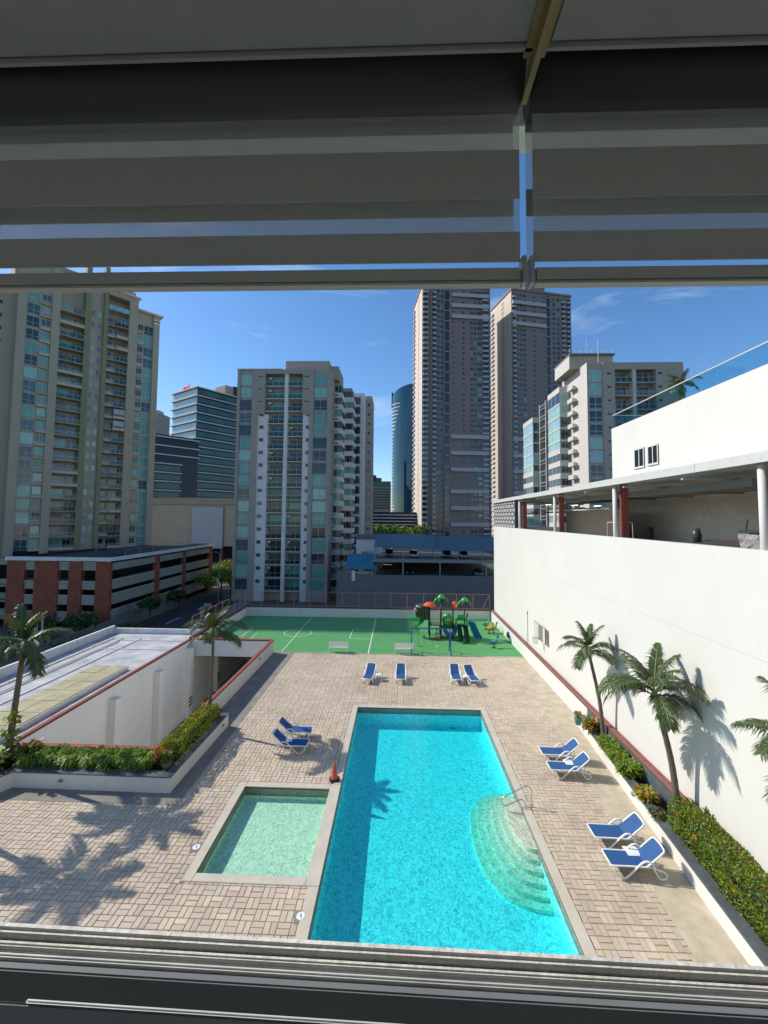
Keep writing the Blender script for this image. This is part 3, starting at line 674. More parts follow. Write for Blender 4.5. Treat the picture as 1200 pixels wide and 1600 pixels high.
# ------------------------------------------------------------------ fence round the court
def fence(label, a, b, n, braces):
    a = Vector(a); b = Vector(b); t = thing('wire_fence', label, 'fence', a)
    d = b - a
    for k in range(n + 1):
        p = d * k / n; MB().tube([p, p + Vector((0, 0, 1.75))], .03, 6).build('post', pink_metal, t)
    for z in (.12, 1.72): MB().tube([Vector((0, 0, z)), d + Vector((0, 0, z))], .028, 6).build('rail', pink_metal, t)
    for (k, s) in braces:
        p = d * k / n; q = d * (k + s) / n; MB().tube([p + Vector((0, 0, 1.7)), (p + (q - p) * .45) + Vector((0, 0, .12))], .026, 6).build('brace', pink_metal, t)
    w = MB(); Ln = d.length; u = d.normalized(); m_ = int(Ln / .14)
    for k in range(m_):
        for s in (-1, 1):
            p0 = u * (k * .14) + Vector((0, 0, .14)); e = k * .14 + s * 1.56
            e2 = min(max(e, 0), Ln); f_ = abs(e2 - k * .14) / 1.56
            p1 = u * e2 + Vector((0, 0, .14 + 1.56 * f_)); n_ = Vector((u.x, u.y, 0)) * .0035
            w.quad(p0 - n_, p0 + n_, p1 + n_, p1 - n_)
    stuff(w.build('wire_mesh', pink_metal, t))
fence('pink wire fence along the back of the court', (-17.75, 49.33, 1.1), (10.45, 49.33, 1.1), 15, ((0, 1), (15, -1)))
fence('pink wire fence along the left side of the court', (-17.78, 36.5, 1.1), (-17.78, 49.2, 1.1), 8, ((8, -1),))

# ================================================================== BUILDINGS
def onface(px, py, P0, ang):
    n = Vector((math.sin(ang), -math.cos(ang), 0)); u = Vector((math.cos(ang), math.sin(ang), 0)); d = ray(px, py)
    t = (Vector(P0) - CAM).dot(n) / d.dot(n); q = CAM + d * t
    return (q - Vector(P0)).dot(u), q.z - GZ
WC = {}
def win(parent, x0, x1, z0, z1, y, gm, nx=2, split=.35, fm=None, fw=.05, name='window', depth=.06):
    """glazed window facing -y: a pane with its frame as child"""
    w, h = round(x1 - x0, 2), round(z1 - z0, 2); fm = fm or frame_white
    k = (w, h, gm.name, depth)
    if k not in WC: WC[k] = MB().box(0, w, 0, depth, 0, h).mesh('pane', gm)
    o = link(name, WC[k], parent, (x0, y, z0))
    k2 = (w, h, nx, split, fm.name, fw)
    if k2 not in WC:
        mb = MB(); e = -.03
        mb.box(0, w, e, 0, 0, fw); mb.box(0, w, e, 0, h - fw, h)
        for q in range(nx + 1):
            a = (w - fw) * q / nx; mb.box(a, a + fw, e, 0, fw, h - fw)
        if split: mb.box(fw, w - fw, e + .004, -.001, h * split, h * split + fw)
        WC[k2] = mb.mesh('frame', fm)
    link('frame', WC[k2], o)
    return o
def balcony(parent, x0, x1, z, yf, yb, slabm, kind, h=1.0):
    w = round(x1 - x0, 2); d = round(yb - yf, 2); k = ('bal', w, d, slabm.name)
    if k not in WC: WC[k] = MB().box(0, w, 0, d, -.16, 0).mesh('slab', slabm)
    o = link('balcony', WC[k], parent, (x0, yf, z))
    k = ('rail', w, kind, h)
    if k not in WC:
        mb = MB()
        if kind == 'glass':
            mb.use(balc_glass).box(.02, w - .02, .04, .06, .02, h); mb.use(frame_white).box(0, w, .02, .08, h, h + .05)
            for q in range(4): mb.box((w - .05) * q / 3, (w - .05) * q / 3 + .05, .03, .07, 0, h)
        elif kind == 'solid':
            mb.use(slabm).box(0, w, 0, .12, 0, h * .55); mb.use(frame_white).box(0, w, .03, .08, h - .05, h); mb.box(0, w, .04, .07, h * .75, h * .75 + .03)
            for q in range(5): mb.box((w - .05) * q / 4, (w - .05) * q / 4 + .05, .03, .07, h * .5, h)
        else:
            mb.use(frame_white)
            mb.box(0, w, .02, .08, h - .05, h)
            for q in range(int(w / .35) + 1): mb.box(min(w - .04, q * .35), min(w - .04, q * .35) + .04, .03, .07, 0, h)
        WC[k] = mb.mesh('railing')
    link('railing', WC[k], o)
    return o
rb = random.Random(11)
def pick(*a):
    t = sum(x[1] for x in a); r = rb.random() * t
    for m, w in a:
        r -= w
        if r <= 0: return m
    return a[-1][0]

# ------------------------------------------------------------------ beige residential tower on the left
P1 = H(46, 650, 92.0, 1); P2 = H(228, 650, 110.5, 1); ANG = math.atan2(P2.y - P1.y, P2.x - P1.x)
P0 = H(16, 672, 92.0, 1); s_, _ = onface(16, 672, P1, ANG); P0 = Vector((P1.x + s_ * math.cos(ANG), P1.y + s_ * math.sin(ANG), GZ))
bt = thing('apartment_tower', 'tall beige apartment tower with teal windows and stacked balconies at far left', 'building', P0, ANG)
def sx(z): return onface(z / 3.72, 672, P0, ANG)[0]
c = {k: sx(k) for k in (60, 115, 200, 265, 315, 465, 495, 575, 600, 725, 775, 815, 870, 905)}
ztop = onface(46, 450, P0, ANG)[1]; zend = onface(250, 494, P0, ANG)[1]; ZT = zend + 5.2
def TB(nm, m, x0, x1, y0, y1, z0, z1): return MB().box(x0, x1, y0, y1, z0, z1).build(nm, m, bt)
B0 = 9.0
TB('wall', beige, 0, c[775], 2.6, 19, B0, ZT); TB('wall', beige, c[775], c[905], 2.6, 19, B0, zend - .4)
for (a, b, m, y, zt) in ((60, 115, beige, 0, ZT), (265, 315, beige, 0, ZT), (465, 495, olive, .2, ZT + 3), (575, 600, olive, .0, ZT + 3), (725, 775, beige, 0, zend + 2.6), (870, 905, beige, 0, zend - .4)):
    TB('pier', m, c[a] - .001, c[b], y, 2.59, B0, zt)
TB('window_strip_wall', beige, c[115], c[265], .62, 2.58, B0, ZT); TB('window_strip_wall', beige, c[775], c[870], .62, 2.58, B0, zend - .4)
TB('core_wall', beige, c[495], c[575], .9, 2.58, B0, ZT)
TB('cornice', white_b2, c[775] + .01, c[905] + .7, -.6, 19.5, zend - .4, zend); TB('cornice', white_b2, c[600], c[775] + .5, -.6, 19.5, zend + 2.6, zend + 3.0)
TB('penthouse_wall', beige, c[600], c[775] - .02, -.2, 2.5, zend + 1.2, zend + 2.6)
for (a, b, z) in ((870, 905, zend - 2.6), (725, 775, zend + 1.0)):
    TB('stripe', white_b2, c[a] - .02, c[b] + .02, -.03, 2.6, z, z + 1.2); TB('stripe', maroon, c[a] - .03, c[b] + .03, -.04, 2.6, z + .45, z + .8)
nf = 20
for k in range(nf):
    zt = ztop - 3.02 * k; z0 = zt - 2.45
    if z0 < B0: break
    g = pick((glass_teal, 5), (glass_pale, 2), (glass_dark, 2.2), (glass_mid, 1.5))
    win(bt, c[115] + .12, c[200] - .1, z0, zt, .52, g, 2, .36)
    g2 = pick((glass_teal, 3), (glass_mid, 3), (glass_curtain, 1.5), (glass_pale, 2))
    win(bt, c[200] + .25, c[265] - .15, z0 + .75, zt - .05, .5, g2, 2, 0)
    kd = pick(('solid', 3), ('bars', 2))
    bx = MB(); TBx = balcony(bt, c[200] + .02, c[265] - .05, z0 - .05, .0, .6, beige_lt, kd, .75)
    balcony(bt, c[315] + .02, c[465] - .02, z0 - .1, .25 if k % 2 else .15, 2.55, beige_lt, pick(('solid', 3), ('bars', 3), ('glass', 2)), 1.05)
    win(bt, c[315] + .3, c[315] + .3 + (c[465] - c[315]) * .48, z0 + .02, zt - .25, 2.45, pick((glass_mid, 3), (glass_teal, 2), (glass_dark, 2), (glass_curtain, .6)), 2, .4)
    win(bt, c[465] - .3 - (c[465] - c[315]) * .34, c[465] - .3, z0 + .02, zt - .25, 2.45, pick((glass_dark, 3), (glass_mid, 2)), 2, 0)
    for (a, b) in ((.14, .42), (.62, .9)):
        wd = c[575] - c[495]
        win(bt, c[495] + wd * a, c[495] + wd * b, z0 + 1.0, zt - .15, .84, pick((glass_dark, 3), (glass_curtain, 3), (glass_pale, 2)), 2, .4, fw=.07)
    zt2 = zt - .1
    if zt < zend + 1:
        wd = c[725] - c[600]
        balcony(bt, c[600] + wd * .42, c[725] - .02, z0 - .1, .1, 2.55, beige_lt, pick(('solid', 2), ('glass', 4)), 1.05)
        balcony(bt, c[600] + .02, c[600] + wd * .42 - .02, z0 - .1, .7, 2.55, beige_lt, pick(('solid', 3), ('bars', 1)), .9)
        win(bt, c[600] + wd * .45, c[725] - .25, z0, zt - .3, 2.42, pick((glass_dark, 4), (glass_mid, 3)), 3, 0)
        win(bt, c[600] + .3, c[600] + wd * .34, z0 + .9, zt - .3, 2.42, pick((glass_dark, 4), (glass_mid, 1)), 1, 0)
        if rb.random() < .15: win(bt, c[600] + wd * .45, c[725] - .1, z0 + .95, zt - .2, .2, pick((glass_curtain, 2), (glass_mid, 1)), 3, .4)
    if zt < zend - 1.4:
        win(bt, c[815] + .08, c[870] - .05, z0, zt, .52, pick((glass_teal, 5), (glass_dark, 2), (glass_mid, 2)), 2, .36)
        win(bt, c[775] + .2, c[815] - .12, z0 + .75, zt - .1, .54, pick((glass_dark, 3), (glass_teal, 2), (glass_mid, 2)), 2, 0)
        balcony(bt, c[775] + .05, c[815] - .05, z0 - .05, .1, .6, beige_lt, pick(('solid', 3), ('bars', 2)), .7)
    else:
        win(bt, c[600] + .1, c[725] - .1, zend - 2.1, zend + 1.0, .3, glass_sunlit_tint, 4, .45)
TB('glazed_rail', glass_sunlit_tint, c[600] + .1, c[725] - .1, .05, .1, zend - 2.4, zend - 1.2)
TB('podium_opening', glass_dark, c[115], c[265], .55, .6, B0, B0 + 2.4)
# darker rear wing at the very edge
wg = MB().box(-14, -.02, 3.2, 22, 0, ztop + 2.2).build('rear_wing', beige, bt)
for k in range(18): cube('window', bt, glass_dark, -2.8, -2.2, 3.14, 3.22, ztop - 3 * k - 1.2, ztop - 3 * k - .4)
for k in range(18): cube('ledge', bt, beige_lt, -5.2, -3.6, 2.9, 3.22, ztop - 3 * k - 1.8, ztop - 3 * k - 1.3)

# unseen tower added on the left to cast shade over the street and court
tw = thing('apartment_tower', 'shade-casting tower added left of the beige tower, outside the view', 'building', (-122, 89, GZ))
MB().box(-13, 13, -10.6, 11, 0, 98).build('wall', beige, tw); MB().box(-13.4, 13.4, -11, 11.4, 98, 98.5).build('cornice', white_b2, tw); MB().box(-8, 2, -4, 5, 98.5, 103).build('penthouse', beige, tw)
for k in range(28):
    for x in (-10, -4, 3, 9): cube('window', tw, pick((glass_teal, 3), (glass_dark, 2)), x - 1.4, x + 1.4, -10.66, -10.5, 8 + k * 3.1, 10.2 + k * 3.1)
# ------------------------------------------------------------------ brick parking garage
gc = H(172, 985, GZ); GX, GY = -49.2, 71.2
ga = thing('parking_garage', 'brick and beige multi storey parking garage below the beige tower', 'building', (GX, GY, GZ))
def GB(nm, m, x0, x1, y0, y1, z0, z1): return MB().box(x0, x1, y0, y1, z0, z1).build(nm, m, ga)
def gx(px): return H(px, 920, GY, 1).x - GX
def gz(py): return H(110, py, GY, 1).z - GZ
ztg = gz(873)
GB('cornice', white_dirty, gx(8), .35, -.35, .3, ztg - .35, ztg + .25); GB('cornice', white_dirty, -.25, .35, .301, 40, ztg - .35, ztg + .25); GB('roof_plant_bed', leaf_c, -3.5, -.3, 6, 38, ztg - .36, ztg + .35)
GB('roof_slab', asphalt, gx(8), 0.0, 0.2, 39.5, ztg - .7, ztg - .36)  # asphalt tone stands in for the shade missing on this roof
for (a, b) in ((10, 37), (53, 90), (107, 127), (149, 174)): GB('brick_pier', brick_red, gx(a), min(gx(b), 0), -.15, .6, 0, ztg - .36)
rows = ((879, 891), (909, 921), (931, 945), (957, 972))
for (a, b) in ((37, 53), (90, 107), (127, 149)):
    for (t, q) in rows: GB('spandrel', beige_garage, gx(a) + .01, gx(b) - .01, .05, .35, gz(q), gz(t)); GB('sill', beige_lt, gx(a) + .01, gx(b) - .01, -.04, .36, gz(t), gz(t) + .12)
for (t, q) in rows[1:]:
    GB('floor_slab', concrete, gx(-60), -.4, .4, 39, gz(q) + .2, gz(q) + .5)
for (t, q) in rows:
    for k, (y0_, y1_) in enumerate(((.61, 13.4), (14.9, 24.4), (25.6, 37.9))):
        GB('side_spandrel', beige_garage, -.3, .0, y0_, y1_, gz(q) , gz(t) + .25 ); GB('side_sill', beige_lt, -.34, .1, y0_, y1_, gz(t) + .25, gz(t) + .37)
for (y0_, y1_) in ((13.4, 14.9), (24.4, 25.6), (37.9, 39.4)): GB('brick_pier', brick_red, -.5, .14, y0_, y1_, 0, ztg - .36)
GB('brick_pier', brick_red, -1.2, .02, .601, .605, 0, .01)
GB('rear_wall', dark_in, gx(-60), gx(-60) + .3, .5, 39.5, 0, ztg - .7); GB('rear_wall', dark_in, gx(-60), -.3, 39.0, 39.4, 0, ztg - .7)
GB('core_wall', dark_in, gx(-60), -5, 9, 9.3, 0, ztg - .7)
for (t, q) in rows[1:]: GB('left_wing_slab', beige_garage, gx(-60), gx(9), 2.0, 2.3, gz(q), gz(t))
GB('left_wing_slab', beige_garage, gx(-60), gx(9), 2.0, 2.3, ztg - 1.4, ztg - .3)
for k in range(9): MB().tube([(-.1, 4 + k * 4.2, ztg + .2), (-.1, 4 + k * 4.2, ztg + 1.3)], .04, 6).build('rail_post', metal_grey, ga)
MB().tube([(-.1, 4, ztg + 1.3), (-.1, 38, ztg + 1.3)], .04, 6).build('top_rail', metal_grey, ga)

# ------------------------------------------------------------------ grey and white apartment block, centre left
P0 = H(368, 700, 97.5, 1); P0.z = GZ
b2_ = thing('apartment_block', 'grey and white apartment block with twin columns of glass balconies', 'building', P0, 0)
def q(px): return onface(px, 750, P0, 0)[0]
def qz(py): return onface(440, py, P0, 0)[1]
def B2(nm, m, x0, x1, y0, y1, z0, z1): return MB().box(x0, x1, y0, y1, z0, z1).build(nm, m, b2_)
Zt = qz(577); z3 = qz(647)
xw = q(514)
B2('wall', grey_b2, .0, xw, 2.2, 15, 0, Zt)
B2('pier', grey_b2, 0, q(371) , 0, 2.2, 0, Zt); B2('pier', grey_b2, q(390), q(399.5), 0, 2.2, 0, Zt)
B2('window_strip_wall', grey_b2, q(371), q(390), .35, 2.19, 0, Zt); B2('window_strip_wall', grey_b2, q(487.5), q(509.5), .35, 2.19, 0, Zt)
B2('pier', grey_b2, q(481), q(487.5), 0, 2.2, 0, Zt); B2('pier', grey_b2, q(509.5), xw, 0, 2.2, 0, Zt)
B2('upper_frame', grey_b2, q(399.5), q(410.5), .02, 2.18, z3, Zt); B2('upper_frame', grey_b2, q(470), q(481), .02, 2.18, z3, Zt); B2('upper_frame', grey_b2, q(410.5), q(470), .02, 2.18, qz(584), Zt)
B2('white_wall', white_b2, q(399.5), q(416), .3, 2.18, 0, z3); B2('white_wall', white_b2, q(471), q(481), .3, 2.18, 0, z3)
B2('white_pier', white_b2, q(441.5), q(447), .1, 2.18, 0, qz(584))
B2('balcony_back_wall', grey_b2, q(410.5), q(471), 2.0, 2.195, 0, Zt)
B2('penthouse', grey_b2, q(437), q(508), 3.0, 13, Zt, qz(557)); B2('penthouse', grey_b2, q(508), q(522), 4.5, 13.5, Zt - 1, qz(562))
B2('roof_cap', white_b2, -.1, q(437), -.1, 15, Zt, Zt + .18)
ant = MB().tube([(q(478), 5, qz(557)), (q(478), 5, qz(548))], .05, 5).build('antenna', metal_grey, b2_)
for k in range(19):
    zt = qz(585.5) - 3.0 * k; z0 = zt - 2.5
    if z0 < 0: break
    win(b2_, q(371) + .05, q(390) - .05, z0 + .05, zt, .27, pick((glass_teal, 4), (glass_pale, 3), (glass_mid, 1), (glass_dark, 1.6)), 2, .3, fm=frame_grey if k % 3 else frame_white)
    win(b2_, q(487.5) + .08, q(509.5) - .05, z0 + .05, zt, .27, pick((glass_teal, 4), (glass_pale, 4), (glass_dark, 1.6)), 2, .28, fm=frame_grey if k % 2 else frame_white)
    xa1, xb1, xa2, xb2 = (q(412), q(441.5), q(447), q(469)) if k < 3 else (q(416), q(441.5), q(447), q(471))
    for (a, b) in ((xa1, xb1), (xa2, xb2)):
        balcony(b2_, a + .02, b - .02, z0 - .12, .15, 2.0, white_b2, 'glass', 1.0)
        win(b2_, a + .35, b - .1, z0 - .1, zt - .25, 1.92, pick((glass_teal, 3), (glass_mid, 4), (glass_dark, 3)), 2, 0)
        if rb.random() < .35:
            ac = cube('ac_unit', b2_, white_b2, a + .15, a + .95, 1.3, 1.65, zt - .75, zt - .2)
    if k < 3:
        cube('vent_slot', b2_, glass_dark, q(400.5), q(406), -.01, .05, zt - .55, zt - .3); cube('vent_slot', b2_, glass_dark, q(473), q(480), -.01, .05, zt - .55, zt - .3)
    else:
        win(b2_, q(402.5), q(409), zt - .9, zt - .1, .24, pick((glass_dark, 4), (glass_mid, 2)), 2, 0, fm=frame_grey, fw=.06)
        win(b2_, q(476), q(480.5), zt - .9, zt - .1, .24, pick((glass_dark, 3), (glass_mid, 2)), 2, 0, fm=frame_grey, fw=.06)
# stepped right-hand flank: bays with white spandrels, then a tall thin wing
for (y0_, y1_, dx, zt_) in ((6.0, 12.0, 2.0, Zt - 1.2), (17, 24, 3.6, Zt + .8)):
    B2('bay_wall', grey_b2, xw - 2, xw + dx - .5, y0_ + .3, y1_ + 3, 0, zt_)
    for k in range(19):
        zt = zt_ - .9 - 3.0 * k
        if zt < 3: break
        B2('bay_spandrel', white_b2, xw - .5, xw + dx, y0_, y1_, zt - 3.0, zt - 1.75)
        win(b2_, xw + .1, xw + dx - .1, zt - 1.75, zt, y0_ + .12, pick((glass_teal, 3), (glass_mid, 2), (glass_dark, 3)), 2, 0)
        cube('side_glass', b2_, pick((glass_teal, 2), (glass_mid, 2), (glass_dark, 2)), xw + dx - .35, xw + dx - .08, y0_ + .4, y1_ - .2, zt - 1.75, zt)
        if y0_ < 7:
            cube('ac_ledge', b2_, white_b2, xw, xw + 1.3, 3.6, 5.6, zt - 2.7, zt - 2.55); cube('ac_unit', b2_, metal_grey, xw + .2, xw + .9, 4.4, 5.1, zt - 2.54, zt - 1.9)
B2('wing', white_b2, xw - 3, xw + 5.6, 28, 34, 0, Zt + 2.6); B2('wing', grey_b2, xw - 2, xw + 7.6, 34.01, 44, 0, Zt + 3.4)
for k in range(19):
    z = Zt + 1.4 - 3.0 * k
    if z < 2: break
    win(b2_, xw + 2.6, xw + 4.6, z - 2.3, z, 27.9, pick((glass_mid, 3), (glass_dark, 2)), 1, 0)
    cube('window', b2_, glass_dark, xw + 6.3, xw + 7.0, 33.95, 34.02, z - 1.2, z - .4)

# ------------------------------------------------------------------ twin mauve high-rises
def highrise(label, px_l, px_r, yref, Yd, ang, floor_px, ytop, cols, bars, left_px, blank=()):
    P0 = H(px_l, yref, Yd, 1); P0.z = GZ
    t = thing('high_rise', label, 'building', P0, ang, 'pair of mauve high-rise towers')
    sx_ = lambda px: onface(px, yref, P0, ang)[0]
    W_ = sx_(px_r); zt = onface((px_l + px_r) / 2, ytop, P0, ang)[1]; D = 27.0
    MB().box(0, W_, .0, D, 0, zt).build('wall', mauve, t)
    MB().box(-.04, 0, .4, D, 0, zt - .5).build('sun_tinted_side_wall', cream_side, t)  # paler skin on the sun side; sunlight is put into its colour
    MB().box(-.5, W_ + .3, -.6, D + .3, zt, zt + 1.2).build('roof_parapet', mauve, t)
    fh = 3.0; nfl = int((zt - 6) / fh)
    w_ = MB(); bl = MB(); rc = MB()
    for k in range(nfl):
        z = zt - 2.0 - k * fh
        for (kind, a, b) in cols:
            x0, x1 = sx_(a), sx_(b)
            if kind == 'w':
                w_.use(pick((glass_dark, 5), (glass_mid, 3), (glass_teal, .6))).box(x0, x1, -.06, .1, z - 1.5, z)
            elif kind == 'g':
                w_.use(pick((glass_mid, 4), (glass_dark, 3), (glass_teal, 1.6))).box(x0, x1, -.06, .1, z - 1.6, z + .1)
            elif kind == 'b':
                w_.use(pick((glass_dark, 5), (glass_mid, 3))).box(x0, x1, -.05, .1, z - 1.7, z + .2)
                bl.box(x0 - .1, x1 + .1, -1.1, -.06, z - 2.6, z - 1.55)
            elif kind == 'd': w_.use(glass_dark).box(x0, x1, -.05, .1, z - .7, z - .35)
            elif kind == 's' and not any(lo < k < hi for lo, hi in blank): w_.use(glass_dark).box(x0, x1, -.05, .1, z - 1.2, z - .2)
            elif kind == 'r' and k % 2 == 0: bl.box(x0, x1, -.3, -.05, z - .4, z)
        bl.box(-.9, -.04, 22.6, 26.4, z - 2.7, z - 1.7); w_.use(taupe).box(-.1, -.045, 9.5, 12.5, z - 2.2, z - .1)
    for (kind, a, b) in cols:
        if kind == 'r': MB().box(sx_(a), sx_(b), -.05, .2, 0, zt - 1).build('recess_shade_strip', glass_dark, t)  # flat dark strip painted in place of a shaded recess
        if kind == 'p': MB().box(sx_(a), sx_(b), -.7, .0, 0, zt).build('pier', mauve, t)
    stuff(w_.build('windows', None, t)); stuff(bl.build('balcony_fronts', mauve_lt, t))
    for (a, b, y) in bars:
        z = onface(a, y, P0, ang)[1]; MB().box(sx_(a), sx_(b), -1.3, -.12, z - .8, z + 1.3).build('pale_band', mauve_lt, t)
    return t, sx_, zt, W_, D
highrise('mauve grey high-rise tower in the middle of the skyline', 659.5, 766, 640, 236, rad(7.8), 8.4, 449,
    [('b', 661, 667.5), ('d', 669.4, 671.2), ('p', 672.5, 674), ('b', 675.6, 681), ('w', 682.5, 686.5), ('w', 688.4, 692), ('p', 693.4, 694.6), ('r', 695, 702), ('d', 705.6, 711), ('s', 722.8, 725.8), ('w', 735.6, 739), ('w', 740.8, 744.3), ('g', 746.3, 753), ('b', 754.5, 763), ('p', 764.4, 766)],
    [(705.6, 764, 462), (705.6, 764, 478.6), (705.6, 764, 495.6), (704, 763, 683), (704, 763, 708.5), (704, 763, 734.3), (704, 763, 768.5), (704, 763, 794.5), (704, 763, 820)], 647, ((18, 20),))
t, sxf, zt, W_, D = highrise('mauve grey high-rise tower with a roof block behind the right hand flats', 800, 893, 560, 246, rad(13.6), 8.0, 459,
    [('b', 801.5, 806), ('w', 808, 811), ('w', 813, 816), ('w', 818, 822), ('s', 834, 837), ('d', 848, 853), ('r', 855, 860), ('w', 864, 868), ('w', 871, 875), ('b', 878, 883), ('b', 886, 892)],
    [(800.7, 853, 473), (800.7, 853, 490), (800.7, 853, 506), (800, 832, 687), (800, 832, 712.5), (800, 832, 737), (800, 832, 771)], 777)
MB().box(W_ * .28, W_ * .62, 4, 18, zt + 1, zt + 8).build('roof_block', mauve, t)

# ------------------------------------------------------------------ slim pale tower seen between the two high-rises
P0 = H(767, 700, 330, 1); P0.z = GZ
st = thing('apartment_tower', 'slim pale blue tower glimpsed between the two mauve high-rises', 'building', P0)
zt = onface(770, 616, P0, 0)[1]
MB().box(0, 6, 0, 16, 0, zt).build('wall', grey_b2, st)
wb = MB()
for k in range(int(zt / 3.2)): cube('balcony_band', st, mauve_lt if k % 2 else glass_mid, .3, 5.7, -.8, .0, zt - 2 - k * 3.2 - 1.1, zt - 2 - k * 3.2)
MB().box(.5, 4, 2, 10, zt, zt + 4).build('roof_block', grey_b2, st)

# ------------------------------------------------------------------ curved blue glass tower
P0 = H(612, 720, 390, 1); P0.z = GZ
cv = thing('glass_tower', 'tall curved blue glass tower with white floor lines on its left edge', 'building', P0)
zL = onface(613, 622, P0, 0)[1]; zR = onface(645, 608, P0, 0)[1]
N = 20
def arc(a): return (26 - 26 * math.cos(a), 4 - 14 * math.sin(a))
pan = [arc(math.pi * .62 * k / N) for k in range(N + 1)]
zc = [zL + (zR + 4 - zL) * (1 - (1 - k / N) ** 2) for k in range(N + 1)]
nrow = 40
for k in range(N):
    mb = MB(); (xa, ya), (xb, yb) = pan[k], pan[k + 1]
    mb.quad((xa, ya, 0), (xb, yb, 0), (xb, yb, zc[k + 1]), (xa, ya, zc[k])); mb.quad((xb, yb, 0), (xb, 40, 0), (xb, 40, zc[k + 1]), (xb, yb, zc[k + 1])) if k == N - 1 else None
    mb.quad((xa, ya, zc[k]), (xb, yb, zc[k + 1]), (xb, 40, zc[k + 1]), (xa, 40, zc[k]))
    if k == 0: mb.quad((xa, 40, 0), (xa, ya, 0), (xa, ya, zc[0]), (xa, 40, zc[0]))
    mb.build('glass_bay', glass_curve, cv)
hz = MB()
for r in range(1, 38):
    z = r * zL / 39; n_ = 3 + (max(0, 10 - r)) // 1 + (max(0, r - 26) // 2); n_ = min(n_, 12)
    m_ = MB(); 
    for k in range(n_):
        (xa, ya), (xb, yb) = pan[k], pan[k + 1]; m_.quad((xa, ya - .35, z), (xb, yb - .35, z), (xb, yb - .35, z + .9), (xa, ya - .35, z + .9)); m_.quad((xa, ya - .35, z + .9), (xb, yb - .35, z + .9), (xb, yb, z + .9), (xa, ya, z + .9))
    m_.build('floor_line', ledge_white, cv)
fn = MB(); fn.box(-.6, 1.0, 3, 8, zL - 8, zL + 6).build('corner_fin', glass_navy, cv)
# dark stepped office block and low banded glass building beyond the trees
P0 = H(574, 780, 330, 1); P0.z = GZ
do = thing('office_block', 'dark stepped office block left of the curved glass tower', 'building', P0)
oz = lambda py: onface(590, py, P0, 0)[1]
oxp = lambda px: onface(px, 780, P0, 0)[0]
MB().box(oxp(575), oxp(581), 2, 20, 0, oz(732)).build('dark_fin', glass_navy, do); MB().box(oxp(581), oxp(587), 2, 20, 0, oz(742)).build('dark_fin', glass_navy, do)
MB().box(oxp(579), oxp(610), 0, 24, 0, oz(752)).build('wall', glass_office, do); MB().box(oxp(587), oxp(595), 3, 12, oz(752), oz(746)).build('roof_block', grey_wall, do)
for k in range(11): cube('floor_band', do, grey_b2, oxp(579) - .2, oxp(610) + .2, -.5, -.02, oz(763 + k * 4.2), oz(761.4 + k * 4.2))
P0 = H(576, 815, 250, 1); P0.z = GZ
lo = thing('glass_pavilion', 'low dark glass building with white floor lines above the park trees', 'building', P0)
oz = lambda py: onface(600, py, P0, 0)[1]
MB().box(0, 28, 0, 20, 0, oz(800)).build('wall', glass_navy, lo)
for k in range(6): cube('floor_line', lo, ledge_white, -.3, 28.3, -.9, -.02, oz(805 + k * 5.0), oz(803.8 + k * 5.0))
MB().box(3, 12, 3, 9, oz(800), oz(797)).build('roof_block', grey_b2, lo)

# ------------------------------------------------------------------ office towers on the left with ledges
P0 = H(306, 700, 215, 1); P0.z = GZ
of = thing('office_tower', 'teal glass office tower with white ledges and a red rooftop sign', 'building', P0, rad(56))
zt = onface(307, 604, P0, 0)[1]; WO, DO = 30.0, 25.0
MB().box(0, WO, 0, DO, 0, zt).build('wall', glass_navy, of)
nb_ = 15; fh = (zt - 20) / nb_
for k in range(nb_ + 2):
    z = zt - fh * k
    MB().box(-1.2, WO + .2, -1.0, DO + .5, z - .5, z).build('ledge', ledge_white, of)
    if k < nb_ + 1:
        MB().box(.2, WO - .1, -.12, .0, z - fh + .9, z - 1.2).build('glass_band', glass_office, of)
        MB().box(-.12, .0, .2, DO - .2, z - fh + .4, z - .8).build('glass_band', glass_sunlit_tint if k < 8 else glass_office, of)
MB().box(WO * .62, WO * .8, 4, 14, zt, zt + 6.5).build('roof_block', grey_b2, of); MB().box(WO * .8, WO * 1.0, 3.5, 14, zt, zt + 7).build('roof_block', glass_navy, of)
P0b = H(243, 700, 182, 1); P0b.z = GZ
ol = thing('office_tower', 'lower dark glass office block beside the beige tower', 'building', P0b, rad(50))
zt2 = onface(243, 680, P0b, 0)[1]
MB().box(-12, 19, 0, 20, 0, zt2).build('wall', glass_navy, ol)
for k in range(8):
    z = zt2 - k * 4.0
    MB().box(-12, 19.2 if k < 3 else 11.5, -.9, 0, z - .45, z).build('ledge', ledge_white, ol)
    if k > 2: MB().box(-12, 11, -.15, -.01, z - 3.4, z - 1.0).build('glass_band', glass_office, ol)
stuff(MB().box(-12, 19, 1, 3, zt2 + .01, zt2 + 1.0).build('roof_planting', leaf_c, ol))
# grey sliver tower far behind
P0c = H(243, 700, 300, 1); P0c.z = GZ
sl = thing('slab_tower', 'plain grey slab tower sliver just right of the beige tower', 'building', P0c)
zz_ = onface(245, 646, P0c, 0)[1]; MB().box(-8, 3.2, 0, 12, 0, zz_).build('wall', grey_b2, sl); cube('roof_block', sl, mauve_lt, -6, 0, 2, 9, zz_, zz_ + 3)
for k in range(8): cube('joint_line', sl, grey_wall, -8.05, 3.25, -.06, 0, zz_ - 6 - k * 8, zz_ - 5.6 - k * 8)

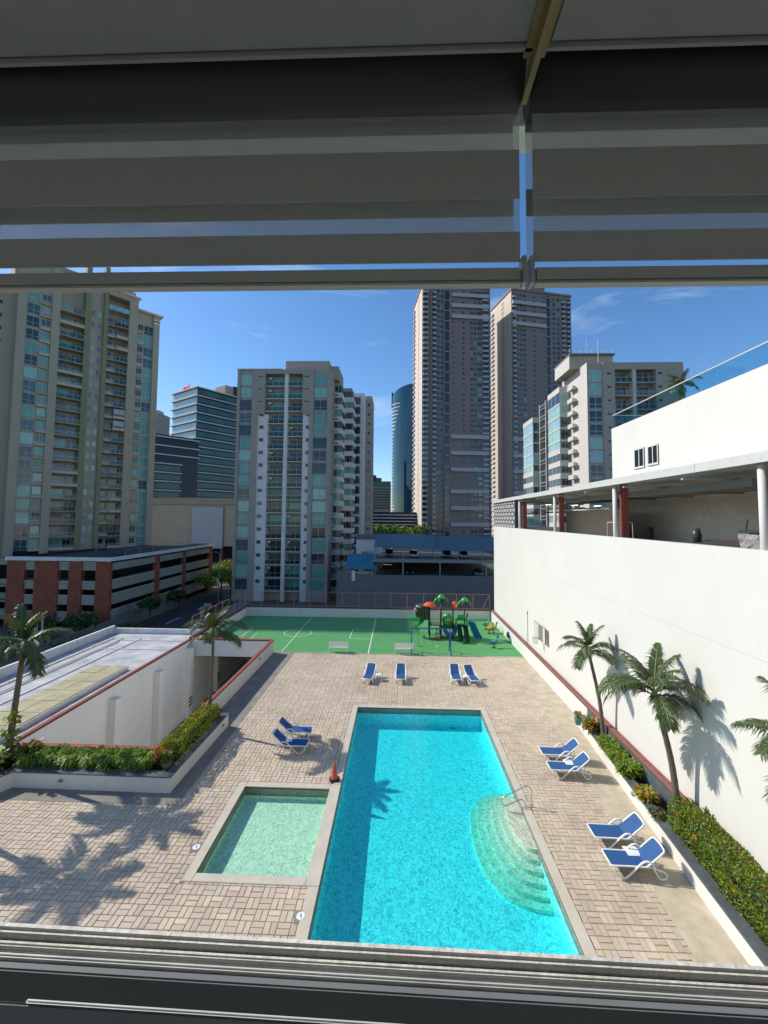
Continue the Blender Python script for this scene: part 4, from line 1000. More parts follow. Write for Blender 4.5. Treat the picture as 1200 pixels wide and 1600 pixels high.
# rooftop lettering, red script
def text_mesh(body, size, ext, m, name, parent, M4):
    cu = bpy.data.curves.new('letters', 'FONT'); cu.body = body; cu.size = size; cu.extrude = ext; cu.align_x = 'CENTER'; cu.shear = .2
    ob = bpy.data.objects.new('letters', cu); COL.objects.link(ob); bpy.context.view_layer.update()
    me = bpy.data.meshes.new_from_object(ob.evaluated_get(bpy.context.evaluated_depsgraph_get())); bpy.data.objects.remove(ob); me.materials.clear(); me.materials.append(m)
    o = link(name, me, parent); o.matrix_local = M4; return o
lx = H(291, 604, 224, 1)
sg = thing('rooftop_sign', 'red script sign standing on the roof of the teal office tower', 'sign', (lx.x, lx.y, zt + GZ), rad(56 - 90))
text_mesh('tropel', 4.0, .2, sign_red, 'lettering', sg, Matrix.Translation((0, 0, .6)) @ Matrix.Rotation(math.pi / 2, 4, 'X') @ Matrix.Diagonal((.62, 1.15, 1, 1)))
for x in (-2, 0, 2): MB().tube([(x, .4, 0), (x, .4, 2.5)], .15, 5).build('support', metal_grey, sg)

# ------------------------------------------------------------------ beige hall with blank white billboard
P0 = H(228, 820, 178, 1); P0.z = GZ
bh = thing('beige_hall', 'windowless beige hall on columns behind the beige tower', 'building', P0)
hz_ = lambda py: onface(300, py, P0, 0)[1]; hx_ = lambda px: onface(px, 820, P0, 0)[0]
MB().box(-6, hx_(366), 0, 30, hz_(853), hz_(788)).build('wall', beige_lt, bh); MB().box(-6.5, hx_(366) + .5, -.6, 30, hz_(788), hz_(778)).build('parapet', taupe, bh)
for k in range(9): cube('column', bh, grey_wall, -4 + k * 5.2, -3.2 + k * 5.2, .5, 1.3, 0, hz_(853))
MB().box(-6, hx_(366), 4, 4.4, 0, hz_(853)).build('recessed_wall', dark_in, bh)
bb = thing('billboard', 'large blank white billboard on the beige hall', 'billboard', (P0.x, P0.y - .8, GZ))
MB().box(hx_(301), hx_(349), 0, .25, hz_(856), hz_(792)).build('panel', billboard_m, bb); MB().box(hx_(301) - .2, hx_(349) + .2, .26, .75, hz_(856) - .2, hz_(792) + .2).build('frame', frame_grey, bb)

# ------------------------------------------------------------------ right-hand block of flats
P0 = H(919, 650, 93.0, 1); P0.z = GZ
r5 = thing('apartment_block', 'pale apartment block with bay windows and balconies on the right', 'building', P0)
q5 = lambda px: onface(px, 650, P0, 0)[0]
z5 = lambda py: onface(940, py, P0, 0)[1]
def B5(nm, m, x0, x1, y0, y1, z0, z1): return MB().box(x0, x1, y0, y1, z0, z1).build(nm, m, r5)
Zt = z5(566)
B5('wall', taupe, 0, q5(1070), 2.0, 14, 0, Zt); B5('pier', taupe, .02, q5(920.5), 0, 2, 0, Zt); B5('window_strip_wall', taupe, q5(920.5), q5(943), .3, 1.99, 0, Zt); B5('pier', taupe, q5(943), q5(962), 0, 1.99, 0, Zt)
B5('top_beam', taupe, q5(962), q5(1030), .05, 1.99, z5(577), Zt); B5('pier', white_b5, q5(990), q5(995.5), 0, 1.98, 0, z5(577)); B5('pier', taupe, q5(1027), q5(1070), 0, 1.99, 0, Zt)
B5('sun_tinted_side_wall', white_b5, -.12, 0, .0, 14, 0, Zt)  # lighter skin than the front: sun on the flank put into colour
zp = z5(545); B5('penthouse', taupe, q5(903), q5(974), 4, 13, Zt, zp); B5('penthouse_cap', grey_wall, q5(902), q5(976), 3.5, 13.5, zp, zp + .4); B5('sun_tinted_side_wall', white_b5, q5(903) - .08, q5(903) - .002, 4, 13, Zt, zp)
for x in (903, 921, 940, 958, 974): MB().tube([(q5(x), 4, zp + .4), (q5(x), 4, zp + 1.7)], .05, 5).build('roof_rail_post', frame_white, r5)
MB().tube([(q5(903), 4, zp + 1.7), (q5(974), 4, zp + 1.7)], .05, 5).build('roof_rail', frame_white, r5); MB().tube([(q5(931), 4, zp), (q5(931), 4, zp + 4)], .05, 5).build('antenna', frame_white, r5)
MB().tube([(q5(937), .2, Zt), (q5(937), .2, Zt + 5.2)], .07, 6).build('vent_pipe', frame_white, r5)
for k in range(18):
    zt = z5(578) - 3.0 * k; z0 = zt - 2.55
    if z0 < 2: break
    win(r5, q5(920.5) + .1, q5(943) - .1, z0, zt, .22, pick((glass_pale, 4), (glass_sunlit_tint, 3), (glass_dark, 3), (glass_mid, 1)), 2, .36, fw=.09)
    for (a, b) in ((963, 990), (995.5, 1026)):
        balcony(r5, q5(a) + .02, q5(b) - .02, z0 - .1, .1, 1.95, white_b5, 'bars' if k % 2 else 'glass', 1.05)
        win(r5, q5(a) + .3, q5(b) - .6, z0, zt - .3, 1.9, pick((glass_dark, 3), (glass_mid, 3)), 3, 0)
    cube('vent_slot', r5, glass_dark, q5(950), q5(956), -.03, .05, zt - 1.0, zt - .6); cube('vent_slot', r5, glass_dark, q5(1030), q5(1036), -.03, .05, zt - 1.0, zt - .5)
    # sunlit flank: AC ledges
    cube('ac_ledge', r5, white_b5, -1.3, -.121, 5.0, 8.0, zt - 2.6, zt - 2.4); cube('ac_unit', r5, frame_white, -1.0, -.3, 5.6, 6.4, zt - 2.39, zt - 1.7)
    MB().box(-1.3, -1.25, 5.0, 8.0, zt - 2.4, zt - 1.6).build('ac_screen', white_b5, r5)
# protruding bays on the flank
for (x0, y0_, y1_, top) in ((-2.6, 9.5, 17.5, z5(583)), (-4.2, 25, 34, z5(610))):
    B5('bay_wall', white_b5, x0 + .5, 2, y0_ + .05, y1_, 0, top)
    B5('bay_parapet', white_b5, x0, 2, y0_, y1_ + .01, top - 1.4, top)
    for k in range(16):
        zt = top - 1.4 - 3.0 * k
        if zt < 4: break
        hh = 2.6 if k < 4 else 1.7
        B5('bay_spandrel', white_b5, x0, 2, y0_, y1_, zt - 3.0, zt - hh)
        gsel = pick((glass_sunlit_tint, 4), (glass_pale, 3), (glass_dark, 2)) if k < 5 else pick((glass_dark, 3), (glass_curtain, 2), (glass_pale, 1))
        n_ = 3
        for j in range(n_):
            a = y0_ + .1 + (y1_ - y0_ - .2) * j / n_; b = y0_ + .1 + (y1_ - y0_ - .2) * (j + 1) / n_
            cube('window', r5, gsel, x0 + .1, x0 + .2, a + .06, b - .06, zt - hh, zt); cube('mullion', r5, frame_white, x0 + .06, x0 + .22, b - .06, b + .06, zt - hh, zt)
        win(r5, x0 + .12, x0 + 2.4, zt - hh, zt, y0_ - .02, pick((glass_pale, 2), (glass_mid, 3), (glass_dark, 2)), 2, 0)
# open stair frame between the bays
for y in (19.2, 24): B5('stair_post', frame_white, -2.6, -2.3, y, y + .3, 0, z5(588))
for k in range(15): B5('stair_landing', frame_grey, -2.5, .5, 19.2, 24.2, z5(600) - 3.0 * k, z5(600) - 3 * k + .18); B5('stair_rail', frame_white, -2.6, -2.5, 19.2, 24.2, z5(600) - 3 * k + 1.0, z5(600) - 3 * k + 1.1)
B5('stair_back_wall', grey_wall, .5, .8, 18, 25, 0, z5(586))

# ------------------------------------------------------------------ parking structure with blue canopies behind the court
PYD = 84.0
P0 = H(526, 900, PYD, 1); P0.z = GZ
pk = thing('parking_structure', 'grey two level parking structure with steel posts behind the court', 'building', P0)
pz = lambda py: onface(650, py, P0, 0)[1]; pxx = lambda px: onface(px, 900, P0, 0)[0]
def PB(nm, m, x0, x1, y0, y1, z0, z1): return MB().box(x0, x1, y0, y1, z0, z1).build(nm, m, pk)
XE = pxx(800); zd = pz(905)
PB('front_wall', grey_wall, pxx(555), XE, 0, .4, 0, zd + .7); PB('front_wall', grey_wall, 0, pxx(555), 0, .4, 0, pz(893)); PB('end_cap', white_b2, pxx(549.5), pxx(555), -.03, .45, zd - .5, pz(893))
PB('lower_deck', concrete, 0, XE, .4, 40, zd - .4, zd); zu = pz(877)
PB('upper_deck', concrete, pxx(580), XE, 3, 40, zu - .5, zu); PB('upper_edge_beam', frame_grey, pxx(580), XE, 2.8, 3.0, zu - .55, zu + .1)
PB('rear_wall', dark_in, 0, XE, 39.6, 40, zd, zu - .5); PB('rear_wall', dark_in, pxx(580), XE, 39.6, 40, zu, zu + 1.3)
for px in (580, 630, 690, 765): PB('steel_post', metal_grey, pxx(px) - .12, pxx(px) + .12, 3.1, 3.34, zd, zu - .5)
for px in (583, 630, 683, 720, 760): PB('steel_post', metal_grey, pxx(px) - .08, pxx(px) + .08, 4, 4.16, zu, zu + 2.3)
PB('upper_rail', metal_grey, pxx(583), XE, 3.05, 3.12, zu + .9, zu + .98)
def canopy(label, x0, x1, y0, y1, z0, z1, m, base):
    t = thing('blue_canopy', label, 'canopy', (P0.x + x0, P0.y + y0, base)); w = x1 - x0; d = y1 - y0; n_ = max(3, int(w / 2.2))
    for k in range(n_):
        a, b = w * k / n_, w * (k + 1) / n_ - .04; mb = MB(); i = len(mb.v); zb = [z0, z1]
        for dz in (0, .08): mb.v += [(a, 0, z0 + dz - base + GZ), (b, 0, z0 + dz - base + GZ), (b, d, z1 + dz - base + GZ), (a, d, z1 + dz - base + GZ)]
        for q_ in ((0, 3, 2, 1), (4, 5, 6, 7), (0, 1, 5, 4), (1, 2, 6, 5), (2, 3, 7, 6), (3, 0, 4, 7)): mb.face(tuple(i + x for x in q_))
        mb.build('roof_sheet', m, t)
    for a in (.2, w - .3):
        for yy in (.3, d - .3): MB().box(a, a + .12, yy, yy + .12, 0, z0 + (z1 - z0) * yy / d - base + GZ).build('post', metal_grey, t)
zu_w = zu + GZ; zd_w = zd + GZ
canopy('blue metal canopy over the upper parking level, left half', pxx(582), pxx(685), 3.6, 12, pz(858), pz(839) , canopy_blue, zu_w)
canopy('lighter blue metal canopy over the upper parking level, right half', pxx(686), XE, 3.9, 13, pz(862), pz(842), canopy_blue, zu_w)
canopy('small bright blue sloping canopy over a white car', pxx(536), pxx(588), 1.2, 8, pz(891), pz(868) - .6, canopy_blue2, zd_w)
pbox = thing('plant_room', 'small white plant room with rooftop units beside the flats', 'building', (P0.x + pxx(555), P0.y + 16, GZ))
MB().box(-1.5, 4.5, 0, 8, 0, pz(850)).build('wall', white_b2, pbox); MB().box(-1.7, 4.7, -.2, 8, pz(850), pz(843)).build('parapet', grey_wall, pbox); cube('ac_unit', pbox, metal_grey, 0, 1.4, -2, -.8, pz(880), pz(872)); cube('ac_plinth', pbox, grey_wall, -1.5, 4, -2.6, 0, 0, pz(880))

# ================================================================== OBJECTS ON THE DECK
def smooth_path(pts, n=5):
    pts = [Vector(p) for p in pts]; out = []
    for k in range(len(pts) - 1):
        p0 = pts[max(k - 1, 0)]; p1 = pts[k]; p2 = pts[k + 1]; p3 = pts[min(k + 2, len(pts) - 1)]
        for j in range(n):
            t = j / n; out.append(.5 * ((2 * p1) + (p2 - p0) * t + (2 * p0 - 5 * p1 + 4 * p2 - p3) * t * t + (3 * p1 - p0 - 3 * p2 + p3) * t ** 3))
    out.append(pts[-1]); return out
# --- lounger parts (foot at x=0, head towards +x)
HW = .33; SEAT = .37
LM = {}
mb = MB(); mb.tube(smooth_path([(.0, -HW, SEAT), (.0, HW, SEAT)], 2), .028, 8)
fr_ = MB()
for s in (-1, 1): fr_.tube(smooth_path([(.0, s * HW * .8, SEAT - .01), (.06, s * HW, SEAT), (.6, s * HW, SEAT), (1.30, s * HW, SEAT - .01)], 5), .030, 8, .8)
fr_.tube([(.0, -HW * .8, SEAT - .01), (.0, HW * .8, SEAT - .01)], .030, 8); fr_.tube([(1.2, -HW, SEAT - .03), (1.2, HW, SEAT - .03)], .022, 8); fr_.tube([(.5, -HW, SEAT - .03), (.5, HW, SEAT - .03)], .018, 6)
LM['seat_frame'] = fr_.mesh('seat_frame', plastic_white, True)
BA = rad(41); BL = .76
def bp(t, s, off=0): return (1.13 + BL * t * math.cos(BA) - off * math.sin(BA), s, SEAT + BL * t * math.sin(BA) + off * math.cos(BA))
bf = MB(); bf.tube(smooth_path([bp(0, -HW), bp(.6, -HW), bp(.93, -HW * .96), bp(1.0, -HW * .7), bp(1.02, 0), bp(1.0, HW * .7), bp(.93, HW * .96), bp(.6, HW), bp(0, HW)], 4), .028, 8)
LM['back_frame'] = bf.mesh('back_frame', plastic_white, True)
sl_ = MB(); sl_.box(.035, 1.12, -HW + .03, HW - .03, SEAT - .004, SEAT + .012); LM['seat_sling'] = sl_.mesh('seat_sling', sling_blue, bevel=.004)
bs = MB(); i = 0
v = [bp(a, b, o) for o in (-.006, .008) for (a, b) in ((.0, -HW + .03), (.0, HW - .03), (.93, HW - .05), (.97, HW * .6), (.97, -HW * .6), (.93, -HW + .05))]
bs.v = v; bs.face((5, 4, 3, 2, 1, 0)); bs.face((6, 7, 8, 9, 10, 11))
for k in range(6): bs.face((k, (k + 1) % 6, 6 + (k + 1) % 6, 6 + k))
LM['back_sling'] = bs.mesh('back_sling', sling_blue)
for s, nm in ((-1, 'arm_leg_a'), (1, 'arm_leg_b')):
    a = MB(); y = s * (HW + .035)
    a.tube(smooth_path([(.06, y, SEAT - .02), (.13, y, .17), (.30, y, .045), (.46, y, .05), (.70, y, .27), (.95, y, .50), (1.10, y, .56), (1.24, y, .52), (1.36, y, SEAT - .02)], 5), .034, 8, .75)
    LM[nm] = a.mesh('arm_and_front_leg', plastic_white, True)
    b = MB(); b.tube(smooth_path([(1.30, y, SEAT), (1.40, y, .20), (1.50, y, .05), (1.64, y, .045), (1.72, y, .12), (1.66, y, .24), (1.52, y, .30), (1.36, y, SEAT - .03)], 5), .030, 8, .75)
    LM['rear_' + nm] = b.mesh('rear_leg', plastic_white, True)
pr_ = MB(); pr_.tube([bp(.55, -HW * .5, -.02), (1.55, -HW * .5, .14)], .014, 6); pr_.tube([bp(.55, HW * .5, -.02), (1.55, HW * .5, .14)], .014, 6); pr_.tube([(1.55, -HW, .14), (1.55, HW, .14)], .014, 6)
LM['prop'] = pr_.mesh('prop', plastic_white, True)
def lounger(label, loc, rz):
    t = thing('sun_lounger', label, 'sun lounger', loc, rz, 'blue and white sun loungers')
    for k, nm in (('seat_frame', 'seat_frame'), ('back_frame', 'back_frame'), ('seat_sling', 'seat_sling'), ('back_sling', 'back_sling'), ('arm_leg_a', 'armrest'), ('arm_leg_b', 'armrest'), ('rear_arm_leg_a', 'rear_leg'), ('rear_arm_leg_b', 'rear_leg'), ('prop', 'prop')):
        link(nm, LM[k], t)
tm = MB()
n_ = 10
for k in range(n_):
    a0, a1 = -1 + 2 * k / n_, -1 + 2 * (k + 1) / n_
    z0, z1 = .42 - .05 * a0 * a0, .42 - .05 * a1 * a1
    for (ya, yb) in ((-.22, .22),):
        tm.quad((a0 * .23, ya, z0), (a1 * .23, ya, z1), (a1 * .23, yb, z1), (a0 * .23, yb, z0)); tm.quad((a0 * .23, yb, z0 - .03), (a1 * .23, yb, z1 - .03), (a1 * .23, ya, z1 - .03), (a0 * .23, ya, z0 - .03))
        tm.quad((a0 * .23, ya, z0 - .03), (a1 * .23, ya, z1 - .03), (a1 * .23, ya, z1), (a0 * .23, ya, z0)); tm.quad((a1 * .23, yb, z1 - .03), (a0 * .23, yb, z0 - .03), (a0 * .23, yb, z0), (a1 * .23, yb, z1))
TT = tm.mesh('table_top', plastic_white); TLs = MB().tube([(0, 0, .38), (0, 0, 0)], .022, 8).mesh('table_leg', plastic_white)
def side_table(label, loc, rz=0):
    t = thing('side_table', label, 'side table', loc, rz, 'small white side tables'); link('table_top', TT, t)
    for x in (-.2, .2):
        for y in (-.18, .18): link('leg', TLs, t, (x, y, 0))
def place2(fr, rr):                                    # front-leg foot pixel, rear-leg foot pixel on the near side
    a = H(*fr, 0.0); b = H(*rr, 0.0); d = Vector((b.x - a.x, b.y - a.y, 0)).normalized(); ang = math.atan2(d.y, d.x)
    return a, b, d, ang
for (label, fr, rr) in (('nearest blue sun lounger right of the pool, closest to the camera', (975, 1374), (1036, 1377)), ('second nearest blue sun lounger right of the pool, behind the white table', (946, 1328), (1006, 1331)),
                        ('front lounger of the pair beside the handrail, right of the pool', (875, 1218), (919, 1219.5)), ('rear lounger of the pair beside the handrail, right of the pool', (861, 1193), (903, 1194.5))):
    a, b, d, ang = place2(fr, rr); m_ = (a + b) / 2; nrm = Vector((-d.y, d.x, 0)); o = m_ - d * .98 + nrm * (HW + .035); lounger(label, (o.x, o.y, .012), ang)
for (label, fr, rr) in (('front lounger of the pair on the left of the pool near the orange cone', (467, 1179), (428, 1177.5)), ('rear lounger of the pair on the left of the pool near the orange cone', (475, 1157.5), (437, 1156.5))):
    a, b, d, ang = place2(fr, rr); m_ = (a + b) / 2; nrm = Vector((-d.y, d.x, 0)); o = m_ - d * .98 - nrm * (HW + .035); lounger(label, (o.x, o.y, .012), ang)
for (label, px, py, ang) in (('far lounger at the left end of the row beyond the pool', 573, 1069.5, 82), ('single far lounger second from left beyond the pool', 626, 1070, 89), ('far lounger third from left beyond the pool', 714.5, 1070.7, 90), ('far lounger at the right end of the row beyond the pool', 744, 1072.5, 101)):
    p = H(px, py, 0); lounger(label, (p.x, p.y, .012), rad(ang))
for (label, px, py, rz) in (('small white table right of the leftmost far lounger', 592, 1063, 0), ('small white table between the two right hand far loungers', 728.5, 1065, 0), ('small white table between the two loungers left of the pool', 450, 1168, 1.57), ('small white table between the loungers beside the handrail', 890, 1205, 1.57), ('small white table between the two nearest loungers', 988, 1349, 1.57)):
    p = H(px, py, 0); side_table(label, (p.x, p.y, .012), rz)
# --- cone
p = H(522, 1221, 0); t = thing('traffic_cone', 'orange traffic cone on a black base at the corner of the small pool', 'cone', (p.x, p.y + .1, .014), .2)
MB().lathe([(.17, .04), (.155, .07), (.035, .74), (.028, .76)], 20).build('cone_body', cone_orange, t, smooth=True); MB().box(-.21, .21, -.21, .21, 0, .05).build('base', black_rubber, t, bevel=.02); MB().lathe([(.175, .05), (.18, .065), (.16, .09)], 20).build('collar', black_rubber, t, smooth=True)
# --- skimmer lids
for (label, px, py) in (('round white skimmer lid beside the small pool', 307, 1324), ('round white skimmer lid at the near left corner of the big pool', 470, 1432)):
    p = H(px, py, 0); t = thing('skimmer_lid', label, 'lid', (p.x, p.y, .004), .3)
    MB().box(-.2, .2, -.2, .2, 0, .007).build('plate', concrete, t); MB().lathe([(.125, .007), (.125, .016), (.115, .02)], 24).build('disc', plastic_white, t); MB().box(-.018, .018, -.055, .055, .0205, .026).build('grip', concrete, t)
# --- pool handrail
Yr = H(823, 1260, 0).y
hp = lambda x, y: H(x, y, Yr, 1)
t = thing('pool_handrail', 'looped stainless steel handrail at the pool steps', 'handrail', hp(823, 1260.5) + Vector((0, 0, .014)))
pts = [hp(831, 1261), hp(830.6, 1245), hp(830, 1234), hp(823, 1228), hp(806, 1236), hp(787, 1245.5), hp(784, 1251), hp(786.5, 1258), hp(793, 1258), hp(812, 1249.8), hp(819, 1251.5), hp(822.5, 1260.5)]
MB().tube([q_ - t.location for q_ in smooth_path(pts, 6)], .022, 8).build('tube', steel, t, smooth=True)
for q_ in (pts[0], pts[-1]): MB().lathe([(.05, .0), (.05, .012), (.03, .02)], 12, (q_.x - t.location.x, q_.y - t.location.y)).build('flange', steel, t)

# ================================================================== COURT FURNITURE
def bench(label, px, py):
    p = H(px, py, 0.03); t = thing('garden_bench', label, 'bench', (p.x, p.y + .3, .012), 0, 'white benches at the court edge')
    w = .8
    for k in range(4): cube('seat_slat', t, plastic_white, -w, w, -.16 + k * .1, -.08 + k * .1, .40, .43)
    for k in range(6): cube('back_slat', t, plastic_white, -w, w, -.25, -.225, .48 + k * .075, .535 + k * .075)
    for x in (-w, w - .05):
        cube('leg', t, plastic_white, x, x + .05, -.26, -.21, 0, .93); cube('leg', t, plastic_white, x, x + .05, .18, .23, 0, .62); cube('armrest', t, plastic_white, x, x + .05, -.2, .23, .60, .64)
bench('white slatted bench left of the goal line at the court edge', 528, 1020); bench('white slatted bench beside the swing set at the court edge', 631, 1022.5)
def goal(label, x, y, s):
    t = thing('goal_frame', label, 'goal', (x, y, .008)); w = 1.3
    MB().tube(smooth_path([(0, -w, 0), (0, -w, 1.3)], 2) + smooth_path([(0, w, 1.3), (0, w, 0)], 2), .035, 6).build('goal_mouth', dark_frame, t)
    MB().tube([(0, -w, 1.3), (s * .75, -w, .0)], .025, 6).build('brace', dark_frame, t); MB().tube([(0, w, 1.3), (s * .75, w, .0)], .025, 6).build('brace', dark_frame, t); MB().tube([(s * .75, -w, .03), (s * .75, w, .03)], .025, 6).build('ground_bar', dark_frame, t)
gy = (ya + yb) / 2
goal('black goal frame beside the right penalty box', xr + .1, gy, 1)
# basketball hoop and conduit on the white wall
a = H(836, 978, WX - .25, 0); b = H(851, 990, WX - .25, 0); zc_ = H(843, 988, WX - .25, 0).z
t = thing('basketball_hoop', 'basketball backboard with hoop and net on the white wall', 'hoop', (WX - .25, (a.y + b.y) / 2, zc_))
hw = abs(a.y - b.y) / 2 + .1
for k in range(5): cube('board_slat', t, frame_white if k not in (1, 2) else frame_grey, -.02, .02, -hw + k * hw * .4 + .02, -hw + (k + 1) * hw * .4 - .03, -.5, .55)
MB().tube([(0, -hw, -.52), (0, hw, -.52), (0, hw, .58), (0, -hw, .58), (0, -hw, -.52)], .03, 6).build('board_frame', frame_grey, t)
MB().tube([(-.08 - .23 + .23 * math.cos(k * math.pi / 8), .23 * math.sin(k * math.pi / 8), -.4) for k in range(17)], .018, 6).build('rim', red_cap, t)
nm_ = MB()
for k in range(10):
    a0 = k * math.pi / 5
    for s in (-.3, .3): nm_.tube([(-.31 + .23 * math.cos(a0), .23 * math.sin(a0), -.41), (-.31 + .13 * math.cos(a0 + s), .13 * math.sin(a0 + s), -.85)], .008, 4)
nm_.build('net', frame_white, t)
for (y, z) in ((-.3, -.3), (.3, -.3), (-.3, .4), (.3, .4)): MB().tube([(0, y, z), (.25, y, z)], .02, 5).build('bracket', frame_grey, t)
yy = H(824.5, 990, WX - .03, 0).y; z1 = H(824.5, 959, WX - .03, 0).z
t = thing('wall_conduit', 'thin vertical pipe on the white wall left of the basketball hoop', 'pipe', (WX - .03, yy, .2)); MB().tube([(0, 0, 0), (0, 0, z1 - .2)], .02, 6).build('pipe', frame_grey, t); MB().lathe([(.04, z1 - .2), (.07, z1 - .1), (.02, z1)], 8).build('lamp_head', frame_grey, t)
t = thing('wall_hatch', 'small oval dark mark on the low wall near the court corner', 'plate', (10.415, H(794, 988, 10.42, 0).y, .55)); MB().tube([(-.012, 0, -.28), (-.014, 0, 0), (-.012, 0, .28)], [.08, .17, .08], 10).build('plate', dark_cap, t)
# --- swing set
z6 = lambda x, y: (630 + x / 6, 910 + y / 6)
fl = H(*z6(80, 682), 0); fR = H(*z6(447, 684), 0); Wd = fR.x - fl.x
t = thing('swing_set', 'blue metal swing set with two swings at the front of the playground', 'swing', ((fl.x + fR.x) / 2, fl.y + .7, .008))
hh = 2.05
for s in (-1, 1):
    x = s * Wd / 2
    for yy in (-.7, .7): MB().tube([(x, yy, 0), (x, 0, hh)], .05, 8).build('leg', play_blue, t)
    MB().tube([(x, -.45, .75), (x, .45, .75)], .03, 6).build('cross_brace', play_blue, t)
MB().tube([(-Wd / 2 - .1, 0, hh), (Wd / 2 + .1, 0, hh)], .055, 8).build('top_bar', play_blue, t)
for (xc, m_) in ((-Wd * .25, dark_frame), (Wd * .12, play_yellow)):
    for dx in (-.25, .25): MB().tube([(xc + dx, 0, hh), (xc + dx, .0, .62)], .012, 5).build('chain', dark_frame, t)
    MB().tube(smooth_path([(xc - .25, 0, .63), (xc - .12, 0, .53), (xc + .12, 0, .53), (xc + .25, 0, .63)], 4), .05, 6, .4).build('seat', m_, t)
# --- play structure
o = H(*z6(355, 520), 0)
ps = thing('play_structure', 'colourful climbing frame with palm leaf roofs and slides', 'playground', (o.x, o.y, .008))
u_ = lambda zx: (zx - 355) / 96.0
w_ = lambda zy, b=515: (b - zy) / 96.0
for (zx, zt, yy) in ((250, 225, 0), (355, 150, .0), (462, 240, -.1), (476, 240, .9), (575, 180, .3), (592, 285, -.2), (250, 260, 1.2), (355, 270, 1.2)):
    MB().tube([(u_(zx), yy, 0), (u_(zx), yy, w_(zt) + .0)], .065, 10).build('post', play_post, ps, smooth=True)
for (x0, x1, z) in ((250, 355, 1.2), (355, 470, .9), (470, 580, 1.1)): MB().box(u_(x0), u_(x1), 0, 1.2, z - .06, z).build('platform', play_dkgreen, ps)
def canopy_cap(x, y, z, m, droop, r=.38):
    c_ = MB(); c_.lathe([(r, 0), (r * 1.02, .06), (r * .8, .22), (r * .4, .36), (.04, .42)], 14); q_ = c_.build('roof_cap', m, ps, smooth=True, loc=(x, y, z))
    if droop:
        for k in range(6):
            an = k * math.pi / 3 + .2; l = MB(); ca, sa = math.cos(an), math.sin(an)
            pth = smooth_path([(0, 0, .05), (.4 * ca, .4 * sa, .02), (.62 * ca, .62 * sa, -.18), (.70 * ca, .70 * sa, -.5)], 3)
            l.tube(pth, [.05 + .12 * math.sin(math.pi * min(1, (j + .5) / len(pth))) for j in range(len(pth))], 6, .35); l.build('roof_leaf', m if k % 3 == 0 else play_dkgreen, ps, smooth=True, loc=(x, y, z))
canopy_cap(u_(355), 0, w_(155), play_green, True); canopy_cap(u_(575), .3, w_(185), play_green, True)
rr_ = MB(); rr_.lathe([(.1, -.05), (.62, -.02), (.66, .1), (.35, .32), (.05, .36)], 9); rr_.build('red_roof', play_red, ps, loc=(u_(250), 0, w_(225)))
rr_ = MB(); rr_.lathe([(.1, -.2), (.28, .0), (.30, .2), (.2, .45), (.03, .55)], 9); rr_.build('flower_panel', play_red, ps, loc=(u_(478), -.05, w_(230))); MB().lathe([(.1, 0), (.12, .1), (.03, .2)], 8).build('flower_centre', play_yellow, ps, loc=(u_(490), -.28, w_(225)))
bt_ = MB()
for k in range(16):
    an = 2 * math.pi * k / 16
    cxx = u_(190)
    bt_.box(cxx + .62 * math.cos(an) - .09, cxx + .62 * math.cos(an) + .09, .6 + .62 * math.sin(an) - .09, .6 + .62 * math.sin(an) + .09, w_(355), w_(245))
bt_.build('barrel_room', play_dkgreen, ps); MB().lathe([(.76, w_(245)), (.80, w_(240)), (.70, w_(228)), (.1, w_(226))], 16, (u_(190), .6)).build('barrel_roof', play_dkgreen, ps)
MB().tube([(u_(118), .5, w_(268)), (u_(125), .0, w_(272))], .14, 8).build('barrel_light', frame_grey, ps)
sp_ = []
for k in range(22):
    a0 = -.6 + k * .26; sp_.append((u_(150) - .05 + .36 * math.cos(a0) - .0, .1 - .42 * math.sin(a0), w_(345) - k * .064))
sl2 = MB()
for k in range(len(sp_) - 1):
    p, n2 = Vector(sp_[k]), Vector(sp_[k + 1]); ctr = Vector((u_(150) - .05, .1, 0)); r0 = (Vector((p.x, p.y, 0)) - ctr).normalized(); r1 = (Vector((n2.x, n2.y, 0)) - ctr).normalized()
    for (ra, za, rb_, zb) in ((-.24, .16, -.2, 0), (-.2, 0, .2, 0), (.2, 0, .26, .2)):
        sl2.quad(p + r0 * ra + Vector((0, 0, za)), p + r0 * rb_ + Vector((0, 0, zb)), n2 + r1 * rb_ + Vector((0, 0, zb)), n2 + r1 * ra + Vector((0, 0, za)))
sl2.build('spiral_slide', play_green, ps, smooth=True); MB().box(u_(65), u_(165), -.1, .6, w_(368), w_(335)).build('slide_entry', play_green, ps, bevel=.06)
for k in range(5): cube('ladder_bar', ps, play_cream, u_(270 + k * 17), u_(276 + k * 17), -.08, -.02, w_(390), w_(275))
cube('ladder_rail', ps, play_cream, u_(266), u_(350), -.09, -.01, w_(275), w_(268)); cube('ladder_rail', ps, play_cream, u_(266), u_(350), -.09, -.01, w_(392), w_(385))
MB().lathe([(.45, 0), (.5, .4), (.45, .9), (.2, 1.15), (.02, 1.2)], 14, (u_(420), .5)).build('dome_panel', play_green, ps, smooth=True, loc=(0, 0, w_(410)))
for k in range(4): MB().lathe([(.05, -.08), (.07, 0), (.04, .1)], 8, (u_(395 + k * 17), -.02)).build('motif', play_yellow, ps, loc=(0, 0, w_(350)))
arch = MB(); arch.tube(smooth_path([(u_(490), -.3, w_(400)), (u_(495), -.3, w_(325)), (u_(540), -.3, w_(312)), (u_(585), -.3, w_(325)), (u_(592), -.3, w_(400))], 4), .12, 8); arch.build('entry_arch', play_green, ps, smooth=True); MB().lathe([(.55, 0), (.5, .25), (.25, .42), (.02, .46)], 12, (u_(540), .3)).build('arch_roof', play_green, ps, smooth=True, loc=(0, 0, w_(350)))
